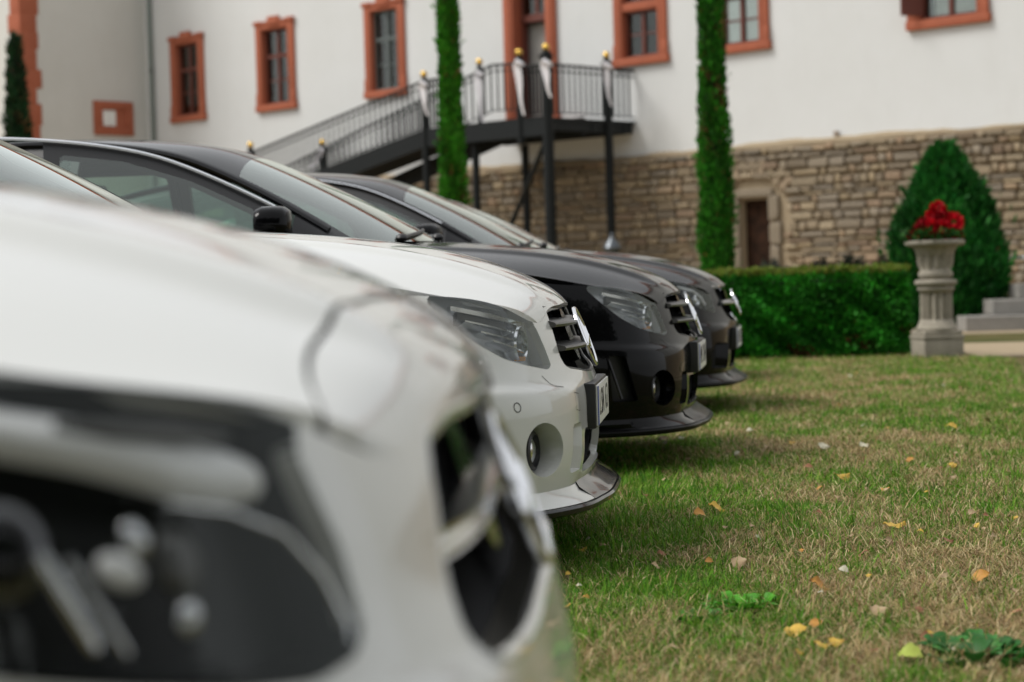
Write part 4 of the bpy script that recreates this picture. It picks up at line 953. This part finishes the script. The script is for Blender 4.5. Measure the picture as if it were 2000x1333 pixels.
# ------------------------------------------------------------------ foliage
leaf_m = attr_mat('foliage', rough=.6, spec=.25, trans=.25)
def leaf_cloud(P, D, size, cols, aspect=.32, seed=1, quad=False):
    """one small kite-shaped leaf per point P along direction D"""
    r = np.random.default_rng(seed); n = len(P); D = D/(np.linalg.norm(D, axis=1, keepdims=True)+1e-9)
    A = np.cross(D, r.normal(size=(n,3))); A /= np.linalg.norm(A, axis=1, keepdims=True)+1e-9; s = size[:, None]
    V = np.stack([P, P+D*s*.5+A*s*aspect, P+D*s, P+D*s*.5-A*s*aspect], 1).reshape(-1, 3); F = np.arange(4*n).reshape(-1, 4)
    me = raw_mesh('foliage', V, F.astype(np.int32), False); set_attr(me, np.repeat(cols, 4, 0)); return me
def greens(n, base, var, r, dry=0.0):
    c = np.array(base)[None]*(1+r.normal(0, var, (n,1)))*(1+r.normal(0, .10, (n,3))); 
    if dry: k = r.random(n) < dry; c[k] = np.array([.16,.085,.03])*(1+r.normal(0,.3,(k.sum(),1)))
    return np.clip(c, .004, 1)
trunk_m = mat('bark', (.09,.06,.04), .9, noise=(12,.6)); core_m = mat('twig_core', (.018,.022,.010), .95)
def cypress(name, loc, H, prof, n, size, base, label, seed, dry=.03, jag=.13, cat='tree', group=None):
    """columnar conifer: prof(t) radius over height fraction"""
    r = np.random.default_rng(seed); t_ = empty(name, loc, 0, label, cat, group)
    t = r.random(n*3); R_ = np.array([prof(x) for x in t]); k = r.random(n*3) < R_/R_.max(); t, R_ = t[k][:n], R_[k][:n]; n = len(t); a = r.random(n)*2*np.pi
    lump = 1+jag*(np.sin(a*2+t*H*2.1+seed)*.7+np.sin(a*3-t*H*4.3)*np.sin(t*H*3.1+a*2)+.6*np.sin(t*H*6.5+a*4))+r.normal(0, jag*.4, n)
    stray = r.random(n) < .012; lump = np.where(stray, lump*r.uniform(1.15,1.5,n), lump)
    rr = R_*lump*(1-.45*r.random(n)**2.2); P = np.stack([rr*np.cos(a), rr*np.sin(a), t*H], 1)
    D = np.stack([np.cos(a)*.45, np.sin(a)*.45, np.full(n, .9)], 1)+r.normal(0, .28, (n,3))
    c = greens(n, base, .32, r, dry)*(1+.35*np.sin(a*2+t*H*3.3)*np.sin(t*H*1.7+seed))[:, None]
    pb = (cat == 'tree') & (name == 'cypress_tree') & (np.sin(a*1.5+t*H*2.7+seed*2)*np.sin(t*H*4.1+a) > .80) & (r.random(n) < .5); c[pb] = np.array([.10,.06,.022])*(1+r.normal(0,.3,(pb.sum(),1))); c = np.clip(c, .004, 1)
    link('foliage', leaf_cloud(P, D, size*r.uniform(.6,1.3,n), c, .20, seed), leaf_m, t_)
    zz = np.linspace(0.0, .96, 18); MB().lathe([(max(.01, prof(z)*.62), z*H) for z in zz], 12).build('branch_core', core_m, t_)
    MB().tube([(0,0,-.1),(0,0,H*.5)], [.07,.03], 8).build('trunk', trunk_m, t_)
    return t_
G1 = (.038,.190,.010); G2 = (.016,.085,.018)
colp = lambda w: (lambda t: w*(.80+.35*math.sin(min(1, t*1.25)*2.2))*min(1, (1-t)*9)**.5)
cypress('cypress_tree', (-.90, 33.0, 0), 7.2, lambda t: .225*(1-.55*t)*min(1, (1-t)*8)**.5, 16000, .10, G1, 'slender bright green column cypress standing before the staircase', 3)
cypress('cypress_tree', (2.60, 25.0, 0), 6.2, lambda t: .212*(1-.58*t)*min(1, (1-t)*8)**.5, 16000, .085, (.028,.165,.010), 'tall column cypress right of the landing, rising from behind the clipped hedge', 4)
cypress('cypress_tree', (-10.62, 43.5, 0), 6.4, lambda t: .38*(1-.75*t)*min(1, (1-t)*8)**.5+.02, 7000, .17, (.012,.042,.014), 'dark thin cypress at the far left beside the red quoins', 5)
cypress('conifer_shrub', (5.52, 25.2, 0), 2.28, lambda t: float(np.interp(t, [0,.12,.4,.68,.85,1], [.58,.66,.64,.46,.30,.07])), 30000, .12, (.016,.125,.016), 'broad dark green cone-shaped conifer behind the stone urn', 6, .004, .10)
# clipped hedge
r = np.random.default_rng(11); hx0, hx1, hy0, hy1, hh = .2, 3.50, 17.45, 18.15, .775
hedge = empty('clipped_hedge', (0,0,0), 0, 'low clipped box hedge in front of the stone wall', 'hedge')
def box_pts(n, r):
    P = np.empty((n,3)); f = r.random(n); w_ = hx1-hx0
    P[:,0] = r.uniform(hx0, hx1, n); P[:,1] = hy0+.13*r.random(n)**2; P[:,2] = r.uniform(0.02, hh, n)
    k = f > .62; P[k,1] = r.uniform(hy0, hy1, k.sum()); P[k,2] = hh-.08*r.random(k.sum())**2
    k = f > .90; P[k,0] = hx1-.1*r.random(k.sum())**2; P[k,1] = r.uniform(hy0, hy1, k.sum()); P[k,2] = r.uniform(.02, hh, k.sum())
    return P
n = 34000; P = box_pts(n, r)
lum = np.sin(P[:,0]*7+P[:,2]*5)*np.sin(P[:,2]*11+P[:,0]*3)*.05+.03*np.sin(P[:,0]*17+P[:,2]*19); P[:,1] -= lum; P[:,2] += .02*np.sin(P[:,0]*9)*np.sin(P[:,1]*12)
D = np.stack([np.zeros(n), np.full(n,-.7), np.full(n,.6)], 1)+r.normal(0,.6,(n,3)); D[P[:,2] > hh-.1] += np.array([0,.3,.7])
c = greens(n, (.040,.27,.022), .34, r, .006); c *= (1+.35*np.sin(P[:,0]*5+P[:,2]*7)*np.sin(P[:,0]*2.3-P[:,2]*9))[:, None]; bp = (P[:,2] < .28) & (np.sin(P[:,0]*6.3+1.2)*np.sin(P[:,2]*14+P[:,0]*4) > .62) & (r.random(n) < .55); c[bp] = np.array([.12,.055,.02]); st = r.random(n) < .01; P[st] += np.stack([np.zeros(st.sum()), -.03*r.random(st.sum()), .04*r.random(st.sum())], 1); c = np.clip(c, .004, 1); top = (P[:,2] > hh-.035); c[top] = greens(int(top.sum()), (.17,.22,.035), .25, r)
link('foliage', leaf_cloud(P, D, .045*r.uniform(.6,1.3,n), c, .30, 12), leaf_m, hedge)
MB().box(((hx0+hx1)/2-.02, (hy0+hy1)/2+.06, hh/2-.05), (hx1-hx0-.16, hy1-hy0-.16, hh-.06), bevel=.05).build('branch_core', core_m, hedge)
# low planting at the foot of the stone wall
def shrub(loc, w_, h, base, label, seed, n=1400, group='low dark plants along the stone wall'):
    r = np.random.default_rng(seed); o = empty('low_shrub', loc, 0, label, 'shrub', group); v = r.normal(size=(n,3)); v /= np.linalg.norm(v, axis=1, keepdims=True); v *= (r.random((n,1))**.4); P = v*np.array([w_,w_*.7,h*.55])+np.array([0,0,h*.5]); P[:,2] = np.abs(P[:,2])
    link('foliage', leaf_cloud(P, v+np.array([0,0,.8])+r.normal(0,.3,(n,3)), .10*r.uniform(.6,1.3,n), greens(n, base, .3, r), .2, seed), leaf_m, o); MB().tube([(0,0,0),(.02,0,h*.6)], [.03,.01], 6).build('stem', trunk_m, o)
for i, (x, y, w_, h, col_) in enumerate([(3.15,29.2,.40,.80,(.022,.032,.018)),(3.75,28.6,.28,.84,(.05,.06,.045)),(4.35,28.0,.34,.84,(.022,.028,.016)),(4.75,27.7,.25,.88,(.02,.026,.016)),(5.25,27.2,.45,.88,(.026,.032,.02))]):
    shrub((x,y,0), w_, h, col_, ['dark shrub under the cellar doorway in the stone wall','greyish shrub just right of the cellar doorway','dark shrub at the wall foot, left of the middle of the hedge','small upright dark shrub showing above the hedge','wide dark shrub at the wall foot beside the conifer'][i], 40+i)

# ------------------------------------------------------------------ stone urn with geraniums
stone_m = mat('carved_stone', (.36,.325,.26), .9, noise=(9,.6), alt=(.20,.18,.15), bump=(60,.3), spec=.2)
UL = (3.63, 17.0, 0)
urn = empty('stone_urn', UL, R(8), 'carved stone urn on a fluted pedestal at the hedge end', 'urn'); urn.scale = (1.04, 1.04, 1)
def fluted(prof, n_fl, amp, zlo, zhi):
    V = []; n = n_fl*4
    for rr, z in prof:
        k = amp if zlo <= z <= zhi else 0
        for i in range(n): a = 2*math.pi*i/n; q = rr*(1-k*(.5+.5*math.cos(n_fl*a))); V.append((q*math.cos(a), q*math.sin(a), z))
    F = [(i*n+k, i*n+(k+1) % n, (i+1)*n+(k+1) % n, (i+1)*n+k) for i in range(len(prof)-1) for k in range(n)]+[tuple(range(n))[::-1], tuple((len(prof)-1)*n+k for k in range(n))]
    return MB().add(V, F)
MB().box((0,0,.085), (.335,.335,.17), bevel=.012).build('plinth', stone_m, urn)
ped = MB()
for zc, w_, h in ((.186,.35,.03),(.222,.325,.04)): ped.box((0,0,zc), (w_,w_,h), bevel=.01)
ped.build('plinth_moulding', stone_m, urn)
fluted([(.165,.242),(.170,.258),(.160,.275),(.148,.295),(.138,.32),(.134,.335),(.132,.56),(.138,.575),(.150,.59),(.150,.605),(.138,.62)], 14, .22, .325, .565).build('fluted_drum', stone_m, urn)
MB().lathe([(.14,.618),(.160,.625),(.172,.64),(.172,.66),(.160,.672),(.12,.678)], 40).build('cap', stone_m, urn)
fluted([(.11,.675),(.132,.69),(.142,.712),(.138,.735),(.124,.752),(.122,.762),(.138,.785),(.148,.82),(.150,.87),(.157,.91),(.178,.95),(.21,.98)], 12, .20, .77, .875).build('bowl', stone_m, urn)
MB().lathe([(.19,.955),(.222,.962),(.242,.975),(.246,.992),(.238,1.008),(.205,1.012),(.19,1.0),(.17,.97)], 48, cap=False).build('rim', stone_m, urn)
MB().lathe([(0,.99),(.19,.985)], 24, cap=False).build('soil', mat('soil', (.03,.02,.014), .95), urn)
ger = empty('geranium', (UL[0], UL[1], .985), 0, 'red geraniums growing in the stone urn', 'flowers'); r = np.random.default_rng(21)
n = 420; a = r.random(n)*2*np.pi; rr = .24*np.sqrt(r.random(n)); P = np.stack([rr*np.cos(a)-.02, rr*np.sin(a), .02+.14*r.random(n)*(1-rr*2)], 1)
link('leaves', leaf_cloud(P, np.stack([np.cos(a), np.sin(a), np.full(n,.6)],1)+r.normal(0,.4,(n,3)), .055*r.uniform(.7,1.2,n), greens(n, (.03,.10,.02), .3, r), .45, 22), leaf_m, ger)
red_m = attr_mat('petals', rough=.6, spec=.2, trans=.15)
for i, (x, y, z, s) in enumerate([(.02,-.05,.285,.062),(-.015,-.02,.235,.055),(.06,-.03,.225,.055),(.145,-.06,.17,.075),(.13,-.05,.10,.06),(.05,-.10,.13,.06),(-.04,-.09,.15,.055),(-.10,-.06,.13,.06),(-.155,-.06,.10,.055),(-.19,-.04,.055,.055),(-.13,-.12,.07,.05),(-.05,-.15,.06,.05),(.03,-.16,.05,.05),(.18,-.03,.06,.05),(-.08,.06,.17,.05)]):
    m_ = 110; v = r.normal(size=(m_,3)); v /= np.linalg.norm(v, axis=1, keepdims=True); dark = 1 if i in (0,1,2,3,4,5,6,13) else .45
    cc = np.array([.52,.006,.016])[None]*dark*(1+r.normal(0,.25,(m_,1))); link('blossom', leaf_cloud(np.array([x,y,z])+v*s*.6, v+r.normal(0,.3,(m_,3)), np.full(m_, s*.75), np.clip(cc,.002,1), .45, 60+i), red_m, ger)
    MB().tube([(x*.5,y*.5,.02),(x,y,z)], .004, 5).build('stalk', mat('stalk', (.05,.10,.03), .7) if i == 0 else bpy.data.materials['stalk'], ger)

# ------------------------------------------------------------------ steps, slab and lantern
grey_stone = mat('grey_stone', (.27,.255,.23), .9, noise=(4,.6), alt=(.16,.155,.145), bump=(30,.3))
stp = empty('stone_steps', (0,0,0), 0, 'grey stone garden steps at the right edge behind the path', 'steps')
for i in range(4):
    x0 = 5.35+.42*i; MB().box(((x0+9)/2, 23.3+.42*i+.3, .09+.18*i-.0), (9-x0, .62, .176), Matrix.Rotation(R(-3),4,'Z'), .012).build('step', grey_stone, stp, smooth=False)
    MB().box(((x0+9)/2, 23.9+.42*i, (.18*i)/2), (9-x0-.05, .6, max(.02,.18*i-.01))).build('riser_block', grey_stone, stp, smooth=False)
tb = empty('garden_table', (6.45, 25.2, 0), 0, 'pale table edge cut by the right border of the picture', 'table')
MB().box((.5,0,.86), (1.1,.7,.05), bevel=.01).build('table_top', M['plate_white'], tb); 
for x in (.1,.9): MB().tube([(x,0,0),(x,0,.84)], .03, 8).build('leg', M['satin_black'], tb)
lan = empty('garden_lantern', (1.55, 30.0, 0), 0, 'small dark lantern with a domed top below the landing', 'lantern')
lm_ = mat('zinc', (.10,.11,.12), .35, .8)
MB().lathe([(.09,0),(.05,.05),(.035,.1),(.035,.95),(.06,1.0)], 14).build('pole', lm_, lan); MB().lathe([(.06,1.0),(.10,1.03),(.115,1.18)], 14, cap=False).build('glass_body', thin_glass('lantern_glass', (.7,.75,.75)), lan)
MB().lathe([(.135,1.17),(.14,1.20),(.10,1.28),(.05,1.33),(.035,1.36),(.04,1.39),(.0,1.43)], 16).build('dome', lm_, lan)

# ------------------------------------------------------------------ trees standing behind the photographer (they show only as reflections)
def broad_tree_mesh(seed):
    r = np.random.default_rng(seed); n = 5200; c = r.normal(size=(26,3))*np.array([1.7,1.7,1.6])+np.array([0,0,6.2]); k = r.integers(0,26,n); v = r.normal(size=(n,3)); v /= np.linalg.norm(v,axis=1,keepdims=True)
    P = c[k]+v*(.75+.75*r.random((n,1))); P[:,2] = np.maximum(P[:,2], 1.2+.6*r.random(n)); return leaf_cloud(P, v+r.normal(0,.6,(n,3)), .42*r.uniform(.6,1.2,n), greens(n, (.030,.065,.018), .3, r), .38, seed)
TM = [broad_tree_mesh(70+i) for i in range(2)]; _tk = MB(); _tk.tube([(0,0,-.1),(.1,0,2),(0,.1,4),(.2,.1,7)], [.28,.22,.17,.06], 10)
for k in range(6): a = k*1.05; _tk.tube([(0,0,2.6+.4*k),(1.5*math.cos(a),1.5*math.sin(a),4.6+.4*k)], [.09,.03], 6)
TK = _tk.mesh('trunk'); TK.materials.append(trunk_m)
for i, (x, y, s) in enumerate([(-22,-9,1.5),(-16,-13,1.6),(-11,-14,1.5),(-6,-15,1.65),(-1,-14,1.5),(4,-15,1.6),(9,-13.5,1.5),(14.5,-13,1.6),(20,-9,1.5)]):
    o = empty('broadleaf_tree', (x,y,0), i*1.3, 'leafy tree in the row behind the viewpoint, seen only in reflections', 'tree', 'trees behind the viewpoint'); o.scale = (s,s,s)
    link('crown', TM[i % 2], leaf_m, o); link('trunk', TK, None, o)
# ------------------------------------------------------------------ grass blades
def fbm(x, y, seed):
    r = np.random.default_rng(seed); v = np.zeros_like(x)
    for k in range(14):
        f = 1.0*1.32**k; a = r.random()*6.28; ph = r.random()*6.28; v += np.sin((x*math.cos(a)+y*math.sin(a))*f+ph)*np.sin((-x*math.sin(a)+y*math.cos(a))*f*.8+ph*2)/(1+.25*k)
    return v/2.2
def grass():
    r = np.random.default_rng(5); n = 580000
    # denser towards the viewpoint: y from 3 to 17.4
    y = 3.0+14.6*(r.random(n)**1.75); x = r.uniform(-1.2, 1.0, n)*(.55+.05*y)+ .16*y+.3*(r.random(n)-.5)
    k = (r.random(n) < .94) | (y > 4); x, y = x[k], y[k]
    k = ~((x > 3.9) & (y > 16.6)) & ~((x > hx0-.05) & (x < hx1) & (y > hy0+.1)); x, y = x[k], y[k]; n = len(x)
    dry = .62*fbm(x*1.5, y*1.0, 3)+.8*fbm(x*7, y*6, 4)+.4*fbm(x*19, y*17, 6)+.10*np.clip(x-.5, -1, 2)-.08*(y-9)/6
    pd = 1/(1+np.exp(-(dry*2.5-.55))); is_dry = r.random(n) < np.clip(pd, .12, .9)
    tall = np.clip(fbm(x*3, y*3, 9), -1, 1)+1.1*(fbm(x*9, y*9, 10) > .55)
    L = (1+.55*(r.random(n) < .06))*np.where(is_dry, r.uniform(.022,.066,n), r.uniform(.020,.054,n)*(1+.35*tall)); W = np.where(is_dry, r.uniform(.0013,.0026,n), r.uniform(.0018,.0036,n))*(1+.09*(y-4))
    az = r.random(n)*2*np.pi; tilt = np.where(is_dry, r.uniform(.75,1.52,n), r.uniform(.10,1.15,n)); bend = r.uniform(.1,.7,n)
    d = np.stack([np.cos(az), np.sin(az)], 1); sd = np.stack([-np.sin(az), np.cos(az), np.zeros(n)], 1)
    def along(f, t): return np.concatenate([d*(np.sin(t)*f)[:, None], (np.cos(t)*f)[:, None]], 1)
    B = np.stack([x, y, np.full(n, -.003)+np.where(is_dry, r.uniform(0,.022,n), 0)], 1); p1 = B+along(L*.55, tilt); p2 = p1+along(L*.45, np.minimum(tilt+bend, 1.75)); p2[:,2] = np.maximum(p2[:,2], .002)
    V = np.stack([B-sd*(W/2)[:,None], B+sd*(W/2)[:,None], p1-sd*(W*.42)[:,None], p1+sd*(W*.42)[:,None], p2], 1).reshape(-1,3)
    i = np.arange(n)*5; F = np.concatenate([np.stack([i,i+1,i+3],1), np.stack([i,i+3,i+2],1), np.stack([i+2,i+3,i+4],1)])
    g = np.array([[.085,.245,.010],[.135,.315,.018],[.048,.155,.010],[.175,.290,.030]])[r.integers(0,4,n)]*(1+r.normal(0,.2,(n,1)))
    s_ = np.array([[.47,.35,.17],[.35,.24,.11],[.23,.14,.07],[.58,.47,.27],[.26,.24,.085]])[r.integers(0,5,n)]*(1+r.normal(0,.2,(n,1)))
    c = np.clip(np.where(is_dry[:,None], s_, g), .01, 1); me = raw_mesh('grass', V, F.astype(np.int32), False); set_attr(me, np.repeat(c, 5, 0))
    return me
tag(link('lawn_grass', grass(), attr_mat('grass_blades', rough=.65, spec=.2, trans=.25)), 'mown lawn grass, green mixed with dry straw', 'grass', kind='stuff')
# ------------------------------------------------------------------ fallen leaves and weeds
CAMM = cam.matrix_world.copy()
def on_lawn(px, py):
    """where the sight line through a photo pixel meets the lawn"""
    f = 2000*70/36.; d = CAMM.to_3x3() @ Vector(((px-1000)/f, -(py-666.5)/f, -1)); t = -.80/d.z; return Vector((0,0,.80))+d*t
def leaf_mesh(i):
    rr = random.Random(100+i); n = 9; V = []; F = []
    for k in range(n):
        t = k/(n-1); w_ = math.sin(math.pi*min(1, t*1.02))**.7*(.42 if i % 3 else .5)*(1-.25*t)+.01; w_ *= 1+.12*math.sin(k*2.3+i); curl = .18*math.sin(t*3+i)+.10*rr.uniform(-1,1)
        for j, s in enumerate((-1, -.5, 0, .5, 1)): V.append((t-.5, s*w_, .10+curl*(abs(s)**1.5)+.10*math.sin(t*4+i)+(.03 if s == 0 else 0)))
    for k in range(n-1):
        for j in range(4): F.append((5*k+j, 5*k+j+1, 5*k+6+j, 5*k+5+j))
    me = raw_mesh('leaf', V, F, True, None); return me
LM = [leaf_mesh(i) for i in range(6)]
def leaf_obj_mat():
    m = mat('fallen_leaf', (.5,.3,.05), .6, noise=(3,.45), spec=.3); t = m.node_tree; oi = t.nodes.new('ShaderNodeObjectInfo'); mx = [n for n in t.nodes if n.type == 'MIX_RGB'][0]; dk = t.nodes.new('ShaderNodeMixRGB'); dk.blend_type = 'MULTIPLY'; dk.inputs[0].default_value = 1; dk.inputs[2].default_value = (.6,.45,.4,1)
    t.links.new(oi.outputs['Color'], mx.inputs[1]); t.links.new(oi.outputs['Color'], dk.inputs[1]); t.links.new(dk.outputs[0], mx.inputs[2]); return m
lom = leaf_obj_mat()
for me in LM: me.materials.append(lom)
YL, OR, BR, LI, WH, TN = (.56,.37,.06), (.48,.24,.05), (.27,.12,.06), (.34,.42,.07), (.55,.53,.40), (.42,.31,.18)
def fallen(px, py, wpx, col_, i, label=None, rz=None, tilt=None):
    p = on_lawn(px, py); s = wpx*p.y/3889*1.08; o = bpy.data.objects.new('fallen_leaf', LM[i % 6]); COL.objects.link(o)
    o.location = (p.x, p.y, .032); o.scale = (s,s,s*.8); rr = random.Random(i*13+5); o.rotation_euler = (rr.uniform(.1,.75) if tilt is None else tilt, rr.uniform(-.35,.35), rr.uniform(-.7,.7)+(3.14 if rr.random() < .0 else 0) if rz is None else rz)
    j = rr.uniform(.85,1.12); o.color = (col_[0]*j, col_[1]*j, col_[2]*j, 1); tag(o, label, 'leaf', 'leaves fallen on the lawn')
BIG = [(1367,1026,26,OR,'spotted orange-yellow leaf, the left of a close pair on the lawn'),(1400,1014,32,YL,'yellow leaf, the right of a close pair on the lawn'),(1748,1047,40,YL,'curled golden leaf lying alone in the middle right of the lawn'),
 (1645,946,34,YL,'flat yellow leaf in the upper part of the lawn'),(1730,973,18,OR,'small golden leaf right of the flat yellow one'),(1915,1153,34,OR,'orange-brown curled leaf near the right border'),(1648,1140,20,WH,'whitish pointed leaf standing on edge in the grass'),
 (1600,1172,38,OR,'spotted orange leaf right of the green weed clump'),(1606,1290,32,YL,'left half of the large out of focus yellow leaf pair'),(1634,1282,30,YL,'right half of the large out of focus yellow leaf pair'),(1553,1260,42,YL,'long yellow leaf left of the out of focus leaf pair'),
 (1594,1248,28,OR,'orange leaf just above the out of focus yellow pair'),(1780,1314,46,LI,'lime green leaf at the bottom border'),(1813,1278,28,BR,'brown leaf at the left edge of the dark weed clump'),(1852,1078,22,BR,'reddish brown leaf at the right side of the lawn'),
 (1137,1095,20,YL,'yellow leaf near the nearest white car, beside its bumper'),(1102,1217,40,YL,'pale yellow leaf by the bottom of the nearest car'),(1295,872,20,TN,'tan leaf just in front of the black car'),(1858,850,24,YL,'small yellow leaf far right in the upper lawn'),
 (1688,886,20,WH,'pale leaf in the upper lawn, right of a whitish one'),(1610,886,22,WH,'whitish leaf in the upper lawn below the hedge'),(1445,1120,32,TN,'tan leaf in the straw patch'),(1860,925,20,YL,'yellow-green leaf in the upper right lawn'),(1778,915,18,OR,'orange leaf standing in the upper lawn'),
 (1580,930,16,BR,'small red-brown leaf left of the flat yellow one'),(1640,805,14,OR,'tiny orange leaf far up the lawn'),(1932,835,24,TN,'tan leaf near the gravel side of the lawn'),(1718,1218,34,TN,'pair-shaped tan leaf below the middle of the lawn'),(1795,1218,20,BR,'rust leaf below the middle right of the lawn'),(1688,1105,20,BR,'twisted pink-brown leaf in the middle of the lawn')]
for i, (a, b_, s, c, l) in enumerate(BIG): fallen(a, b_, s, c, i, l)
rr = random.Random(3)
for i in range(70):
    py = 730+590*rr.random()**1.15; px = rr.uniform(max(1090, 1440-(py-730)*1.1), 1995); sz = rr.uniform(9, 17)*(.55+.9*(py-730)/600)
    fallen(px, py, sz, rr.choice([YL, OR, BR, BR, TN, TN, TN, WH]), 100+i, 'small dry leaf scattered in the lawn grass')
def weed(px, py, n, spread, size, base, label, seed):
    p = on_lawn(px, py); o = empty('weed_clump', (p.x, p.y, 0), 0, label, 'weed'); r = np.random.default_rng(seed); mm = attr_mat('weed_leaf', rough=.5, trans=.2) if 'weed_leaf' not in bpy.data.materials else bpy.data.materials['weed_leaf']
    for k in range(n):
        a = r.random()*6.28; d = spread*math.sqrt(r.random()); L = size*r.uniform(.6,1.2); el = r.uniform(.35,1.25); V = []; m = 6
        for i in range(m+1):
            t = i/m; w_ = L*.30*math.sin(math.pi*(.08+.9*t))**.8; c_ = Vector((d*math.cos(a)+L*t*math.cos(a)*math.cos(el), d*math.sin(a)*1.4+L*t*math.sin(a)*math.cos(el), .012+L*t*math.sin(el)*(1-.5*t)+.004)); s_ = Vector((-math.sin(a), math.cos(a), 0))
            V += [c_-s_*w_+Vector((0,0,w_*.4)), c_, c_+s_*w_+Vector((0,0,w_*.4))]
        F = [(3*i+j, 3*i+j+1, 3*i+4+j, 3*i+3+j) for i in range(m) for j in range(2)]; me = raw_mesh('leaf', V, F, True, None); set_attr(me, np.repeat(np.array([base])*r.uniform(.6,1.35), len(V), 0)); link('leaf', me, mm, o)
weed(1450,1200,60,.075,.042,(.075,.30,.02),'bright green broadleaf weed clump in the straw patch',1)
weed(1905,1300,60,.10,.06,(.030,.15,.022),'dark green broadleaf weed clump in the bottom right corner',2)
weed(1370,1222,18,.06,.032,(.05,.22,.02),'small bright weed left of the green clump',3)

# ------------------------------------------------------------------ the row of cars
make_car('parked_car', (.055,2.0,0), 3, 'white car nearest the camera, its nose and headlight far out of focus', 'paint_white', STYLE_NEAR, plate_text='KG 63')
make_car('parked_car', (.24,5.8,0), 6, 'sharp white saloon with louvred grille, second from the camera', 'paint_white', STYLE_C, cab=-.14, plate_text='LSN 63')
make_car('parked_car', (.78,8.45,0), 8.5, 'black saloon with its near front door standing open, third in the row', 'paint_black', STYLE_C2, door_open=21, plate_text='AM 204')
make_car('parked_car', (1.29,11.5,0), 9, 'black coupe with round lamps and closed windows, fourth in the row', 'paint_black', STYLE_FAR, plate_text='AM 207')
make_car('parked_car', (1.52,14.6,0), 9, 'dark car at the far end of the row, only its windscreen pillar showing', 'paint_graphite', STYLE_FAR, plate_text='AM 212')
